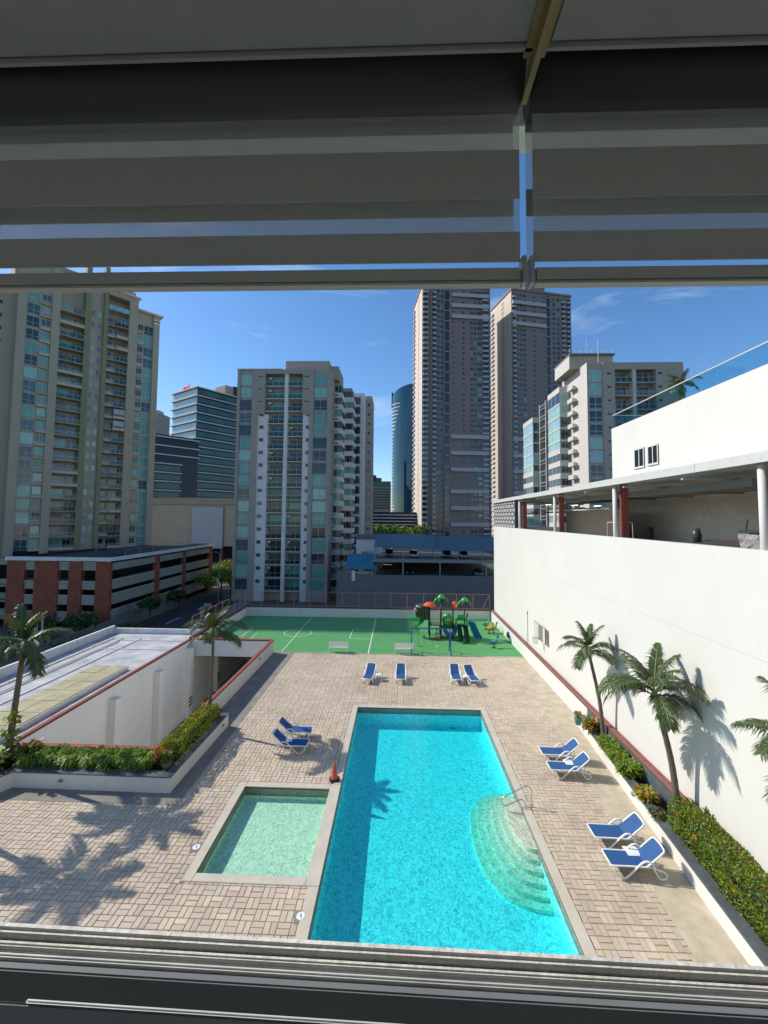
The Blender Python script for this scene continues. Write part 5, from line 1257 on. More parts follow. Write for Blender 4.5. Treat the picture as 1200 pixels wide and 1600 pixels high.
def slide(x, wd, y0, z0, y1, m, dx=0.0, n=10, nm='slide'):
    s_ = MB()
    for k in range(n):
        t0, t1 = k / n, (k + 1) / n
        def pt(t, ox, oz): zz2 = z0 * (1 - t) ** 1.3 + .18 * t; return (x + dx * t + ox, y0 + (y1 - y0) * t, zz2 + oz)
        for (a_, az, b_, bz) in ((-wd, .24, -wd + .04, 0), (-wd + .04, 0, wd - .04, 0), (wd - .04, 0, wd, .24)):
            s_.quad(pt(t0, a_, az), pt(t1, a_, az), pt(t1, b_, bz), pt(t0, b_, bz)); s_.quad(pt(t0, b_, bz - .03), pt(t1, b_, bz - .03), pt(t1, a_, az - .03), pt(t0, a_, az - .03))
    s_.build(nm, m, ps, smooth=True)
slide(u_(515), .22, .0, 1.25, -1.9, play_dkgreen); slide(u_(572), .22, .0, 1.25, -1.9, play_dkgreen)
for k in range(4): slide(u_(612 + k * 14), .09, .3, 1.5, -.9, play_cyan, .55, nm='wave_slide')
MB().tube(smooth_path([(u_(385), -.1, w_(440)), (u_(420), -.5, w_(470)), (u_(470), -.5, w_(455)), (u_(485), .1, w_(420))], 5), .2, 10).build('crawl_tube', play_blue, ps, smooth=True)
for (z, r, m_) in ((.12, .24, play_red), (.5, .2, play_cyan), (.95, .18, play_red)): MB().lathe([(.05, -.12), (r, -.03), (r, .06), (.05, .14)], 12, (u_(310), -.5)).build('spinner_disc', m_, ps, smooth=True, loc=(0, 0, z))
MB().tube([(u_(310), -.5, 0), (u_(310), -.5, 1.1)], .03, 6).build('spinner_pole', play_blue, ps)
# --- spring riders
def rider(label, zx, zy, m, m2, s=1.0):
    p = H(*z6(zx, zy), 0); t = thing('spring_rider', label, 'spring rider', (p.x, p.y, .008), .5, 'spring riders by the right wall')
    MB().tube([(.09 * math.cos(k * .7), .09 * math.sin(k * .7), .04 + k * .013) for k in range(26)], .02, 5).build('spring', black_rubber, t); MB().lathe([(.16, 0), (.16, .04)], 10).build('base', black_rubber, t)
    bd = MB(); bd.tube(smooth_path([(-.42, 0, .62), (-.25, 0, .50), (.1, 0, .48), (.3, 0, .62), (.42, 0, .9)], 4), [.05, .08, .12, .14, .15, .16, .16, .16, .16, .15, .14, .13, .12, .12, .11, .10, .09][:17], 10, .7); bd.build('body', m, t, smooth=True)
    MB().lathe([(.03, -.1), (.12, -.02), (.12, .06), (.03, .13)], 10, (.46, 0)).build('head', m, t, smooth=True, loc=(0, 0, .95)); MB().tube([(.28, -.2, .75), (.28, .2, .75)], .02, 6).build('handle', m2, t); MB().box(-.2, .1, -.12, .12, .58, .62).build('seat', m2, t, bevel=.01)
rider('blue animal spring rider nearest the low right wall', 850, 615, play_blue, play_cyan); rider('red spring rider beside the two posts', 806, 482, play_red, play_yellow); rider('green spring rider with a looped back near the court corner', 775, 440, play_green, dark_frame); rider('small green spring rider behind the blue one', 845, 475, play_green, play_red)

# ================================================================== CARS, STREET THINGS
def car(label, loc, rz, m, suv=False, group=None):
    t = thing('parked_car', label, 'car', loc, rz, group); L, Wc = 4.3, .86; hb = .95 if suv else .80; ht = 1.70 if suv else 1.42
    prof = [(-L / 2, .35), (-L / 2, hb * .85), (-L / 2 + .15, hb), (L / 2 - 1.2, hb), (L / 2 - .2, hb * .82), (L / 2, .6), (L / 2, .3)]
    b = MB(); n = len(prof); b.v = [(x, -Wc, z) for x, z in prof] + [(x, Wc, z) for x, z in prof]; b.face(tuple(range(n))); b.face(tuple(reversed(range(n, 2 * n))))
    for k in range(n): b.face((k, n + k, n + (k + 1) % n, (k + 1) % n))
    b.build('body', m, t, bevel=.06)
    cab = [(-L / 2 + .25, hb), (-L / 2 + (.35 if suv else .75), ht), (L / 2 - 2.0, ht), (L / 2 - 1.25, hb)]
    g = MB(); w2 = Wc - .10; g.v = [(x, -Wc + .03 if z < hb + .01 else -w2, z - (.001 if z > hb else 0)) for x, z in cab] + [(x, Wc - .03 if z < hb + .01 else w2, z) for x, z in cab]
    g.face((0, 1, 2, 3)); g.face((7, 6, 5, 4))
    for k in range(4): g.face((k, 4 + k, 4 + (k + 1) % 4, (k + 1) % 4))
    gg = g.build('glasshouse', glass_dark, t)
    MB().box(cab[1][0] + .02, cab[2][0] - .02, -w2 - .005, w2 + .005, ht - .03, ht + .03).build('roof', m, t, bevel=.02)
    for x in (cab[1][0] + .1, (cab[1][0] + cab[2][0]) / 2 + .2): MB().box(x, x + .07, -Wc + .02, Wc - .02, hb, ht).build('pillar', m, t)
    for x in (-L / 2 + .8, L / 2 - .85):
        for s in (-1, 1):
            wl = MB().tube([(x, s * (Wc - .18), .32), (x, s * (Wc + .01), .32)], .32, 14).build('wheel', black_rubber, t, smooth=False); MB().tube([(x, s * (Wc + .0), .32), (x, s * (Wc + .02), .32)], .19, 10).build('rim', metal_grey, wl)
    for s in (-.6, .6): MB().box(L / 2 - .12, L / 2 - .02, s - .15, s + .15, .62, .74).build('headlight', frame_white, t); MB().box(-L / 2 - .02, -L / 2 + .04, s - .12, s + .12, .68, .82).build('taillight', red_cap, t)
pk0 = P0 if False else None
PK = pk.location
def pcar(label, px, dy, rz, m, suv=False, z=None): car(label, (PK.x + pxx(px), PK.y + dy, (zd_w if z is None else z) + .004), rz, m, suv, 'cars on the parking decks')
pcar('white hatchback under the small bright blue canopy', 565, 4, rad(0), car_white, True)
pcar('dark car in the shade of the lower parking level', 642, 7, rad(-90), car_dark); pcar('silver car at the right end of the lower parking level', 756, 7, rad(-90), car_silver)
for k, (px, m_) in enumerate(((606, car_dark), (648, car_silver), (706, car_dark), (735, car_silver))):
    pcar(('black car at the left end of the upper parking level', 'silver car in the middle of the upper parking level', 'black car right of centre on the upper parking level', 'silver car at the right of the upper parking level')[k], px, 9, rad(-90), m_, k % 2 == 0, zu_w)
p = H(352, 893, GZ + .04); car('white car driving on the far cross road', (p.x, p.y, GZ + .045), rad(8), car_white)
p = H(318, 890, GZ + .04); car('white van on the far cross road beside the garage', (p.x, p.y, GZ + .045), rad(180), car_white, True)
p = H(349, 945, GZ + .02); car('dark car parked on the street beside the green hedge', (p.x, p.y, GZ + .025), rad(100), car_dark)
p = H(333, 953, GZ + .02); car('black car parked behind the tiled roof kiosk street', (p.x - .5, p.y, GZ + .025), rad(95), car_dark, True)
p = H(341, 942, GZ); t = thing('street_lamp', 'tall grey street lamp by the small street trees', 'street lamp', (p.x, p.y, GZ))
zt = H(337, 866, p.y, 1).z - GZ; MB().tube([(0, 0, 0), (0, 0, zt)], [.12, .07], 8).build('pole', metal_grey, t); MB().tube([(0, 0, zt), (-.8, 0, zt + .5)], .05, 6).build('arm', metal_grey, t); MB().box(-1.3, -.7, -.12, .12, zt + .45, zt + .58).build('lamp_head', metal_grey, t)
# boundary wall and fence beside the road
bw = thing('boundary_wall', 'low grey boundary wall along the road below the garage', 'wall', (-47.6, 45, GZ))
for k in range(9): MB().box(0, .3, k * 5, k * 5 + 4.94, 0, 2.2).build('wall_panel', grey_wall, bw); MB().box(-.05, .35, k * 5 + 4.9, k * 5 + 5.1, 0, 2.5).build('pier', concrete, bw)
# little tiled-roof belvedere
p = H(47, 966, 58, 1); t = thing('tiled_kiosk', 'small white kiosk with terracotta roof and arched windows below the brick garage', 'kiosk', (p.x, 58, GZ), .3)
zk = p.z - GZ
MB().box(-1.15, 1.15, -1.15, 1.15, 0, zk - .1).build('wall', white_dirty, t); MB().box(-1.35, 1.35, -1.35, 1.35, zk - .1, zk + .06).build('eave', white_dirty, t)
r_ = MB(); r_.v = [(-1.5, -1.5, zk + .06), (1.5, -1.5, zk + .06), (1.5, 1.5, zk + .06), (-1.5, 1.5, zk + .06), (0, 0, zk + .95)]; [r_.face(x) for x in ((0, 1, 4), (1, 2, 4), (2, 3, 4), (3, 0, 4), (3, 2, 1, 0))]; r_.build('roof', terracotta, t)
for (rx, ry) in ((0, -1), (1, 0)):
    for s in (0,):
        a_ = MB(); pts = [(.42 * math.cos(q_), .42 * math.sin(q_)) for q_ in [math.pi * k / 10 for k in range(11)]]
        n2 = len(pts) + 2; poly = [(.42, -.9)] + pts + [(-.42, -.9)]
        for d_ in (1.16, 1.19):
            for (x, z) in poly: a_.v.append((x, -d_, zk - .85 + z) if ry else (d_, x, zk - .85 + z))
        n3 = len(poly); a_.face(tuple(range(n3))); a_.face(tuple(reversed(range(n3, 2 * n3))))
        for k in range(n3): a_.face((k, (k + 1) % n3, n3 + (k + 1) % n3, n3 + k))
        a_.build('arched_window', glass_dark, t)

# ================================================================== VEGETATION
def frond_mesh(e0, e1, L, seed, nl=46, ll=.60):
    r = random.Random(seed); mb = MB(); n = 14; pts = []; p = Vector((0, 0, 0)); tw = r.uniform(-.35, .35)
    for k in range(n + 1):
        t = k / n; e = e0 + (e1 - e0) * t ** 1.25; pts.append(p.copy()); p = p + Vector((math.cos(e), tw * t * .6, math.sin(e))) * (L / n)
    mb.use(palm_shaft).tube(pts, [.028 * (1 - .85 * k / n) + .003 for k in range(n + 1)], 5)
    mb.use(palm_leaf)
    for s in (-1, 1):
        for k in range(nl):
            t = .13 + .87 * (k + r.random() * .5) / nl; f = t * n; i = min(int(f), n - 1); q = pts[i].lerp(pts[i + 1], f - i); tg = (pts[i + 1] - pts[i]).normalized()
            side = tg.cross(Vector((0, 0, 1))).normalized() * s; upv = side.cross(tg) * s
            ln = ll * (math.sin(math.pi * min(1, .18 + .80 * t)) ** .6) * r.uniform(.85, 1.1)
            lift = r.uniform(-.05, .6)
            d = (side * .85 + tg * (.55 + .5 * t) + Vector((0, 0, 1)) * lift * .55).normalized()
            wv = tg.cross(d).cross(d).normalized() * (.012 + .007 * r.random())
            m1 = q + d * ln * .5 + Vector((0, 0, -.06 * ln)); tip = q + d * ln + Vector((0, 0, -(.38 + .3 * r.random()) * ln))
            wv2 = wv * 1.5
            i0 = len(mb.v); mb.v += [tuple(q - wv), tuple(q + wv), tuple(m1 + wv2), tuple(m1 - wv2), tuple(tip)]
            mb.face((i0, i0 + 1, i0 + 2, i0 + 3)); mb.face((i0 + 3, i0 + 2, i0 + 4))
    return mb.mesh('frond')
FR = {'up': [frond_mesh(1.35, .55, 1.75, 1), frond_mesh(1.2, .25, 1.8, 2)], 'mid': [frond_mesh(.85, -.75, 2.0, 3), frond_mesh(.7, -.95, 2.0, 4), frond_mesh(.95, -.5, 1.95, 5)], 'low': [frond_mesh(.25, -1.25, 1.9, 6), frond_mesh(.05, -1.3, 1.7, 7)]}
def palm(label, base, top, seed, nfr=14, scale=1.0, r0=.12, group='palms in the planters', angs=None):
    base = Vector(base); top = Vector(top); t = thing('palm_tree', label, 'palm', base, 0, group); rr = random.Random(seed); d = top - base
    mid = d * .5 + Vector((d.x * -.12 + .05, d.y * -.1, 0))
    pth = smooth_path([Vector((0, 0, -.1)), d * .25 + (mid - d * .5) * .7, mid, d * .75 + (mid - d * .5) * .6, d], 5); n = len(pth)
    MB().tube(pth, [r0 * (1.25 if k < 2 else 1.0 - .32 * k / n) * (1 + .05 * (k % 2)) for k in range(n)], 10).build('trunk', palm_trunk, t, smooth=True)
    ax = (pth[-1] - pth[-3]).normalized(); sh = [d - ax * .25, d, d + ax * .35, d + ax * .6]
    MB().tube(sh, [r0 * .7, r0 * .85, r0 * .75, r0 * .35], 10).build('crownshaft', palm_shaft, t, smooth=True)
    for k in range(nfr):
        kind = 'up' if k < nfr * .22 else ('mid' if k < nfr * .72 else 'low'); az = k * 2.39996 + rr.uniform(-.25, .25)
        if angs: az = angs[k % len(angs)]
        o = link('frond', rr.choice(FR[kind]), t, d + ax * (.5 - .3 * k / nfr), (rr.uniform(-.15, .15), rr.uniform(-.12, .12), az), tuple([scale * rr.uniform(.88, 1.08)] * 3))
palm('left palm with climbing vine in the corner of the left planter', (-17.25, 18.75, .5), (-16.75, 18.7, 5.2), 1, 16, 1.05, .14)
palm('palm tree between the light well and the row of yellow green hedge', (-10.15, 23.05, .5), (-10.0, 23.0, 4.9), 2, 15, .92, .10)
palm('palm at the left end of the planter just outside the view', (-18.2, 16.2, .3), (-17.8, 15.9, 5.4), 8, 14, 1.1, .14)
palm('slim far palm at the end of the right planter', (10.33, 22.2, .4), (9.68, 22.1, 4.55), 3, 14, .82, .105)
palm('big leaning palm in the middle of the right planter', (10.33, 16.5, .4), (9.62, 16.45, 4.75), 4, 17, 1.05, .125)
palm('nearest palm whose fronds reach in from the right edge', (10.3, 10.8, .4), (10.15, 10.95, 5.4), 15, 14, 1.0, .13)
palm('small palm on the upper terrace behind the glass balustrade', (22.2, 33.4, 20.05), (22.1, 33.3, 21.7), 6, 13, .78, .12, 'terrace palms')
rl = random.Random(5)
def leaf(mb, p, d, n, L, w):
    """folded diamond leaf"""
    d = d.normalized(); s = d.cross(n)
    if s.length < 1e-3: s = Vector((1, 0, 0))
    s.normalize(); m = p + d * L * .5 - n * L * .04
    i = len(mb.v); mb.v += [tuple(p), tuple(m + s * w), tuple(p + d * L - n * L * .12), tuple(m - s * w)]; mb.face((i, i + 1, i + 2)); mb.face((i, i + 2, i + 3))
def rv(): 
    while True:
        v = Vector((rl.uniform(-1, 1), rl.uniform(-1, 1), rl.uniform(-1, 1)))
        if .05 < v.length < 1: return v.normalized()
def wpick(w):
    t = rl.random() * sum(x[1] for x in w)
    for m, k in w:
        t -= k
        if t <= 0: return m
    return w[-1][0]
def lump(p): return .5 * math.sin(p.x * 2.9 + p.y * 2.3) + .3 * math.sin(p.y * 5.1 + 1.3 + p.z * 3) + .3 * math.sin(p.x * 6.3 + p.z * 4.1)
def hedge(name, label, cat, poly, z0, z1, n, L, mats, group=None, flowers=None, rough=.12):
    """poly: function t in 0..1 -> (x_left, x_right, y)"""
    a = poly(0); b = poly(1); t = thing(name, label, cat, ((a[0] + a[1] + b[0] + b[1]) / 4, (a[2] + b[2]) / 2, z0), 0, group); O = t.location
    mb = MB()
    for k in range(n):
        tt = rl.random(); x0, x1, y = poly(tt); u = rl.random(); v = rl.random(); q = rl.random()
        w2 = (x1 - x0) / 2; cx = (x0 + x1) / 2
        if q < .46: lx, lz, nn = rl.uniform(-1, 1), 1.0, Vector((0, 0, 1))
        elif q < .84: s = -1 if rl.random() < .65 else 1; lx, lz, nn = s, rl.random() ** .8, Vector((s, 0, .3))
        else: lx, lz, nn = rl.uniform(-.9, .9), rl.uniform(.2, .95), Vector((0, 0, 1))
        # rounded shoulders
        if lz > .8 and abs(lx) > .7: lz -= (abs(lx) - .7) * .5
        p = Vector((cx + lx * w2, y, z0 + lz * (z1 - z0)))
        p += nn.normalized() * (lump(p) * rough + rl.gauss(0, .03)); d = (rv() * .9 + nn * .9 + Vector((0, 0, .25)))
        mb.use(wpick(mats)); leaf(mb, p - O, d, (nn + rv() * .6).normalized(), L * rl.uniform(.7, 1.25), L * .26)
    stuff(mb.build('foliage', None, t))
    if flowers:
        for (m, cnt) in flowers:
            for c_ in range(cnt):
                tt = rl.random(); x0, x1, y = poly(tt); side = rl.random() < .6; p = Vector((x0 if side else rl.uniform(x0, x1), y, z0 + (z1 - z0) * (rl.uniform(.3, .95) if side else 1.0))); p += Vector((-.06, 0, .05)); f = MB()
                for j in range(14): leaf(f, p + rv() * .07 - O, rv() + Vector((-.5, 0, .5)), rv(), .075, .022)
                f.build('flower_cluster', m, t)
    tk = MB()
    for k in range(8):
        x0, x1, y = poly((k + .5) / 8); tk.tube([Vector(((x0 + x1) / 2, y, z0 - .1)) - O, Vector(((x0 + x1) / 2 + rl.uniform(-.2, .2), y, z0 + (z1 - z0) * .7)) - O], .03, 5)
    tk.build('stems', bark, t); return t
hedge('flowering_hedge', 'long clipped hedge with red and orange flowers in the near right planter', 'hedge', lambda t: (plan_x(3.2 + t * 13.2) + .40, 10.78, 3.2 + t * 13.2), .45, 1.38, 30000, .085, [(leaf_a, 5), (leaf_b, 4), (leaf_c, 1.4)], None, [(leaf_red, 22), (leaf_yel, 10)], .10)
hedge('flowering_hedge', 'yellow green hedge with yellow flowers along the light well', 'hedge', lambda t: (-10.72 + .25, -9.62 + .1 * t, 18.9 + t * 4.0), .5, 1.42, 8000, .085, [(leaf_a, 4), (leaf_b, 4), (leaf_c, 2)], None, [(leaf_yel, 34)], .10)
def clump(name, label, cat, c, r, h, n, L, mats, group=None, droop=.8, wid=.12, stem=True, pot=None):
    """tuft of arching strap leaves rising from a few stems"""
    t = thing(name, label, cat, c, rl.uniform(0, 6), group)
    mb = MB(); c0 = Vector((0, 0, 0))
    for k in range(n):
        a = rl.uniform(0, 6.283); q = rl.random() ** .6; root = Vector((math.cos(a) * r * q * .75, math.sin(a) * r * q * .75, h * rl.uniform(.15, .62)))
        out = Vector((math.cos(a + rl.uniform(-.8, .8)), math.sin(a + rl.uniform(-.8, .8)), 0)); l_ = L * rl.uniform(.6, 1.15); up = rl.uniform(.3, 1.1)
        m1 = root + (out * .5 + Vector((0, 0, up))).normalized() * l_ * .5; tip = m1 + (out * .9 + Vector((0, 0, up - droop))).normalized() * l_ * .55
        s = out.cross(Vector((0, 0, 1))).normalized() * l_ * wid * .5
        mb.use(wpick(mats)); i = len(mb.v); mb.v += [tuple(root - s * .4), tuple(root + s * .4), tuple(m1 + s), tuple(m1 - s), tuple(tip)]; mb.face((i, i + 1, i + 2, i + 3)); mb.face((i + 3, i + 2, i + 4))
    stuff(mb.build('leaves', None, t))
    if stem:
        s_ = MB()
        for k in range(5): a = k * 1.26; s_.tube([(math.cos(a) * r * .3, math.sin(a) * r * .3, -.08), (math.cos(a) * r * .4, math.sin(a) * r * .4, h * .5)], .02, 5)
        s_.build('stems', bark, t)
    if pot: MB().lathe([(.13, -.35 - .0), (.2, -.02), (.22, 0), (.19, .0)], 14).build('pot', pot, t, smooth=True)
    return t
xs = [-16.0, -15.1, -14.2, -13.3, -12.45, -11.65, -11.0]
names = ('leftmost', 'second', 'third', 'fourth', 'fifth', 'sixth', 'rightmost')
for k, x in enumerate(xs):
    clump('fern_plant', names[k] + ' bright green fern clump from the left in the front of the left planter', 'fern', (x, 18.72 + .06 * (k % 2), .5), .58, .75, 560, .42, [(leaf_fern, 5), (leaf_a, 3), (leaf_b, 2)], 'fern bed in the left planter', 1.1, .17)
clump('croton_plant', 'orange brown croton beside the left palm', 'shrub', (-16.45, 19.0, .5), .42, 1.0, 240, .34, [(leaf_croton, 4), (leaf_b, 1), (leaf_c, 1)], None, .7, .34)
clump('croton_plant', 'thin orange croton at the inner corner of the left planter', 'shrub', (-10.35, 18.75, .5), .26, 1.15, 110, .32, [(leaf_croton, 4), (leaf_yel, 1), (leaf_c, 1)], None, .7, .3)
clump('croton_plant', 'pinkish croton at the far end of the left planter', 'shrub', (-9.85, 23.1, .5), .32, .95, 160, .28, [(leaf_croton, 3), (leaf_c, 2), (leaf_red, 1)], None, .7, .34)
clump('potted_plant', 'small plant in an olive pot at the inner corner of the left planter', 'pot plant', (-9.95, 18.55, .86), .16, .5, 60, .28, [(leaf_a, 3), (leaf_c, 2)], None, .7, .3, True, olive_pot)
clump('leafy_shrub', 'dark leafy shrub under the left palm', 'shrub', (-17.4, 18.2, .5), .75, .85, 420, .36, [(leaf_c, 4), (leaf_a, 4)], None, .8, .36)
clump('leafy_shrub', 'broad leaved shrub at the left edge of the planter', 'shrub', (-18.3, 17.9, .4), .7, .9, 320, .4, [(leaf_c, 3), (leaf_a, 3), (leaf_b, 1)], None, .8, .4)
vn = thing('climbing_vine', 'large leaved climbing vine on the left palm trunk', 'vine', (-17.2, 18.72, .5)); mb = MB()
for k in range(70):
    a = rl.uniform(0, 6.28); z = rl.uniform(.3, 2.5); p = Vector((.17 * math.cos(a) + z * .05, .17 * math.sin(a), z)); d = Vector((math.cos(a), math.sin(a), rl.uniform(-.9, .1))); mb.use(wpick([(leaf_b, 3), (leaf_fern, 2), (leaf_a, 2)])); leaf(mb, p, d, Vector((math.cos(a), math.sin(a), .6)).normalized(), rl.uniform(.22, .42), rl.uniform(.09, .15))
stuff(mb.build('leaves', None, vn)); MB().tube([(.15, -.05, -.05), (.17, .08, 1.0), (.2, -.06, 2.4)], .02, 5).build('stem', bark, vn)
# right planter
for k, (x, y, r, nm) in enumerate(((10.12, 21.2, .5, 'farthest'), (10.05, 20.3, .52, 'middle'), (10.0, 19.3, .6, 'nearest'))):
    clump('leafy_shrub', nm + ' of three light green shrubs in the right planter', 'shrub', (x, y, .42), r, .85, 620, .30, [(leaf_b, 5), (leaf_fern, 3), (leaf_a, 3), (leaf_c, 1)], 'green shrubs in the right planter', .9, .22)
clump('croton_plant', 'low yellow brown croton before the flowering hedge on the right', 'shrub', (9.82, 17.7, .42), .46, .62, 300, .26, [(leaf_b, 3), (leaf_croton, 2), (leaf_yel, 1)], None, .8, .3)
clump('croton_plant', 'orange and green croton at the far end of the right planter', 'shrub', (10.05, 23.0, .42), .42, 1.0, 260, .3, [(leaf_croton, 3), (leaf_b, 3), (leaf_yel, 1), (leaf_c, 1)], None, .7, .34)
clump('ground_plants', 'low dark plants beside the big leaning palm', 'plant', (9.75, 16.7, .42), .42, .3, 150, .22, [(leaf_c, 3), (leaf_a, 2), (leaf_croton, 1)], None, .9, .3)
clump('potted_plant', 'small plant in a teal pot at the far end of the right planter', 'pot plant', (9.78, 23.9, .78), .16, .35, 50, .25, [(leaf_b, 2), (leaf_croton, 2)], None, .8, .3, True, teal_pot)
clump('weed_plant', 'small weedy sprig behind the red cap by the leaning palm', 'plant', (10.78, 15.6, 1.05), .2, .6, 60, .2, [(leaf_c, 3), (leaf_a, 1)], None, .7, .3)
def tree(name, label, base, h, cr, n, mats, group=None, L=.5, squash=.8):
    t = thing(name, label, 'tree', base, rl.uniform(0, 6), group); tr = MB(); tr.tube([(0, 0, -.1), (.1, 0, h * .35), (0, .1, h * .6)], [.035 * h, .025 * h, .014 * h], 7); cs = []
    for k in range(9):
        a = k * 2.4; q = cr * (.35 + .45 * rl.random()); e = Vector((math.cos(a) * q, math.sin(a) * q, h * (.62 + .3 * rl.random() * squash))); cs.append((e, cr * rl.uniform(.35, .55))); tr.tube([(0, 0, h * .42), e * .55 + Vector((0, 0, h * .25)), e], [.014 * h, .009 * h, .004 * h], 5)
    cs.append((Vector((0, 0, h * .85)), cr * .5)); tr.build('trunk', bark, t); mb = MB()
    for k in range(n):
        c_, r = rl.choice(cs); v = rv(); p = c_ + Vector((v.x, v.y, v.z * .75)) * r * (rl.random() ** .35); mb.use(wpick(mats)); leaf(mb, p, rv() + v * .6, (v + rv() * .5).normalized(), L * rl.uniform(.6, 1.3), L * .3)
    stuff(mb.build('crown', None, t)); return t
mx_ = [(leaf_a, 4), (leaf_c, 4), (leaf_b, 1)]; dk_ = [(leaf_c, 6), (leaf_a, 2)]
for k, (px, py, h, cr) in enumerate(((322, 938, 6.0, 2.6), (345, 930, 6.5, 2.8), (360, 936, 7.0, 2.8), (335, 915, 6.0, 3.0), (357, 912, 7.0, 3.2))):
    p = H(px, py, GZ); tree('street_tree', ('small street tree left of the street lamp', 'street tree right behind the street lamp', 'street tree against the grey block of flats', 'farther street tree left of the lamp post', 'farther street tree near the cross road')[k], (p.x, p.y, GZ), h, cr, 1500, [(leaf_a, 5), (leaf_b, 3), (leaf_c, 2)], 'street trees', .42)
for k, (x, y, h, cr) in enumerate(((-42, 54, 3.2, 2), (-50, 66, 3.6, 2.6), (-39.5, 62, 3.4, 1.8), (-44.8, 76, 5, 2.0), (-56, 64, 4, 3.0), (-45.5, 86, 4.5, 1.8))):
    tree('shade_tree', ('dark tree in the shade below the brick garage, near centre', 'dark tree at the brick garage corner', 'dark tree nearest the court fence', 'dark tree along the garage side', 'dark tree behind the tiled kiosk', 'low dark tree by the boundary wall')[k], (x, y, GZ), h, cr, 1300, dk_, 'dark trees in the street', .45)
for k in range(9):
    px = 566 + k * 11; p = H(px, 842, 205 + 12 * (k % 3), 1); tree('park_tree', ('leftmost', 'second', 'third', 'fourth', 'fifth', 'sixth', 'seventh', 'eighth', 'ninth')[k] + ' park tree from the left below the low glass building', (p.x, p.y, GZ), 13 + 1.5 * (k % 3), 6, 1100, mx_, 'park trees', 1.2)

# ================================================================== THE ROOM WE LOOK OUT OF
room_f = struct(MB().box(-2.2, 2.2, -3.2, .55, 9.9, 10.0).build('room_floor', room_paint))
room_c = struct(MB().box(-2.2, 2.2, -3.2, .42, 12.5, 12.6).build('room_ceiling', room_paint))
for nm, b in (('room_wall_right', (2.1, 2.2, -3.2, .42, 10.0, 12.5)), ('room_wall_back', (-2.1, 2.1, -3.2, -3.1, 10.0, 12.5))): struct(MB().box(*b).build(nm, room_paint))
wl_ = MB(); wl_.box(-2.2, -2.1, -3.2, -2.6, 10, 12.5); wl_.box(-2.2, -2.1, -.7, .42, 10, 12.5); wl_.box(-2.2, -2.1, -2.6, -.7, 10, 10.7); wl_.box(-2.2, -2.1, -2.6, -.7, 12.2, 12.5)  # opening added in the unseen left wall to brighten the blinds
struct(wl_.build('room_wall_left', room_paint))
zh = H(600, 240, .60, 1).z; WXh = 1.7
YS = .60; z_out = H(600, 1489, YS, 1).z; z_tr = H(600, 1513, YS, 1).z; y_far = H(600, 1471, z_out, 2).y; y_tr = H(600, 1531, z_tr, 2).y
fw = MB(); fw.box(-14, -WXh, .505, .60, 0, 16); fw.box(WXh, 14, .505, .60, 0, 16); fw.box(-WXh, WXh, .505, .60, 0, z_out - .25); fw.box(-WXh, WXh, .505, .60, zh + .03, 16)
struct(fw.build('facade_wall', white_dirty))
iw = MB(); iw.box(-2.1, -WXh, .42, .504, 10.0, 12.5); iw.box(WXh, 2.1, .42, .504, 10, 12.5); iw.box(-WXh, WXh, .49, .504, zh + .03, 12.5); struct(iw.build('interior_window_wall', room_paint))
# window frame and sill (one extruded profile per piece, slightly skewed to the facade)
inner_grey = mat('inner_frame_grey', (.20, .215, .215), .4, var=.1, vscale=12)
wf_ = thing('window_frame', 'aluminium sliding window track and cement sill at the bottom edge', 'window frame', (0, 0, 0), rad(-.75))
def XB(nm, m, y0, y1, z0, z1, x0=-1.68, x1=1.68, bev=.002): return MB().box(x0, x1, y0, y1, z0, z1).build(nm, m, wf_, bevel=bev)
XB('outer_sill', sill_stone, YS + .002, y_far, z_out - .35, z_out, bev=.004)
XB('outer_face', sill_stone, YS - .006, YS + .001, z_tr - .02, z_out - .012)
XB('track_bed', alu, y_tr, YS - .007, z_tr - .06, z_tr - .012)
ty = (YS - y_tr)
for k in range(3): XB('track_rib', alu, y_tr + ty * (.05 + .33 * k), y_tr + ty * (.05 + .33 * k) + .006, z_tr - .012, z_tr)
XB('inner_frame', inner_grey, y_tr - .012, y_tr - .001, z_tr - .6, z_tr - .004)
y_b = y_tr - .07
XB('inner_ledge', inner_grey, y_b, y_tr - .013, z_tr - .6, z_tr - .085); zl = H(215, 1581, .50, 1).z; XB('lower_rail', alu, .4985, .503, zl - .003, zl, x0=H(25, 1566, .5, 1).x); XB('sash_panel', inner_grey, .4988, .502, zl - .5, zl - .0035)
XB('inner_apron', inner_grey, y_b - .004, y_b - .001, z_tr - .6, z_tr - .11)
hd = thing('window_head', 'pale window head frame behind the blinds', 'window frame', (0, .56, zh)); MB().box(-1.68, 1.68, 0, .045, 0, .028).build('head_bar', alu, hd); MB().box(-1.68, 1.68, .01, .03, .0285, .05).build('head_lip', frame_white, hd)
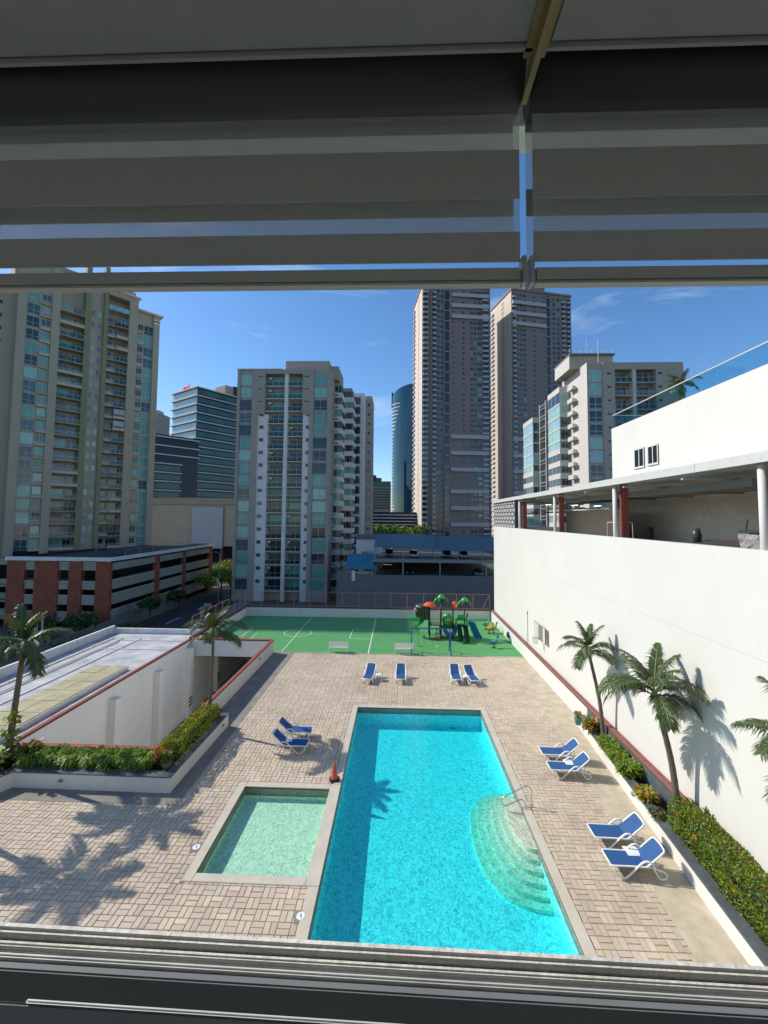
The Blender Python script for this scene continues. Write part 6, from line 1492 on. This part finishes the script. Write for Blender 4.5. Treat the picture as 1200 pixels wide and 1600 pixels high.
def blind(label, x0, x1, capx, s):
    b = thing('zebra_blind', label, 'blind', ((x0 + x1) / 2, .45, H(600, 440, .45, 1).z), 0, 'pair of striped roller blinds'); O = b.location
    def band(nm, m, ya, yb, Y, th=.0015, bev=0):
        za, zb_ = H(600, ya, Y, 1).z, H(600, yb, Y, 1).z
        return MB().box(x0 - O.x, x1 - O.x, Y - O.y, Y + th - O.y, zb_ - O.z, za - O.z).build(nm, m, b, bevel=bev)
    for (a, c_) in ((238, 313), (365, 411)): band('opaque_stripe', blind_fabric, a, c_, .45)
    for (a, c_) in ((183, 238), (313, 365)): band('sheer_stripe', sheer, a, c_, .4502, .0006)
    for (a, c_) in ((80, 130), (178, 212), (300, 341)): band('opaque_stripe', blind_fabric, a, c_, .475)
    for (a, c_) in ((130, 178), (212, 300), (341, 412)): band('sheer_stripe', sheer, a, c_, .4752, .0006)
    zb0, zb1 = H(600, 418, .445, 1).z, H(600, 441, .445, 1).z
    MB().box(x0 - O.x, x1 - O.x, -.004, .006, zb1 - O.z, zb0 - O.z).build('bottom_rail', blind_fabric, b, bevel=.002)
    MB().box(x0 - O.x, x1 - O.x, -.005, .007, zb1 - O.z - .0022, zb1 - O.z).build('bottom_strip', blind_rail, b, bevel=.001)
    MB().box(capx - .0025 - O.x, capx + .0025 - O.x, -.006, .009, zb1 - O.z - .002, zb0 - O.z + .012).build('end_cap', blind_rail, b, bevel=.001)
    # headrail: box above, seen from below
    zt_ = H(600, 76, .40, 1).z; zf = H(600, 112, .46, 1).z
    MB().box(x0 - O.x, x1 - O.x, .24 - O.y, .40 - O.y, zt_ - O.z, zt_ + .05 - O.z).build('headrail', blind_head, b, bevel=.003)
    MB().box(x0 - O.x, x1 - O.x, .4005 - O.y, .404 - O.y, zt_ - O.z - .0035, zt_ + .05 - O.z).build('headrail_lip', blind_rail, b)
    zr = H(600, 136, .452, 1).z; MB().tube([(x0 - O.x, .452 - O.y, zr - O.z), (x1 - O.x, .452 - O.y, zr - O.z)], .0325, 24).build('roller', mat('shade_toned_cover', (.05, .054, .052), .6) if 'shade_toned_cover' not in MATS else MATS['shade_toned_cover'], b, smooth=True)  # roller toned near black to hold the shade under the headrail
    return b
xl_ = H(813, 400, .45, 1).x; xr_ = H(834, 400, .45, 1).x
blind('left striped roller blind, the wider of the two', -1.62, xl_, xl_ + .003, -1)
blind('right striped roller blind at the upper right', xr_, 1.62, xr_ - .003, 1)
zt_ = H(600, 76, .40, 1).z
t = thing('joint_strip', 'tan strip covering the joint between the two blind boxes', 'trim strip', (H(862, 40, .36, 1).x, .36, zt_))
MB().box(-.011, .011, -.14, .05, -.0035, .0).build('strip', tan_strip, t); MB().box(-.003, .003, -.02, .085, -.018, -.0036).build('fin', tan_strip, t)
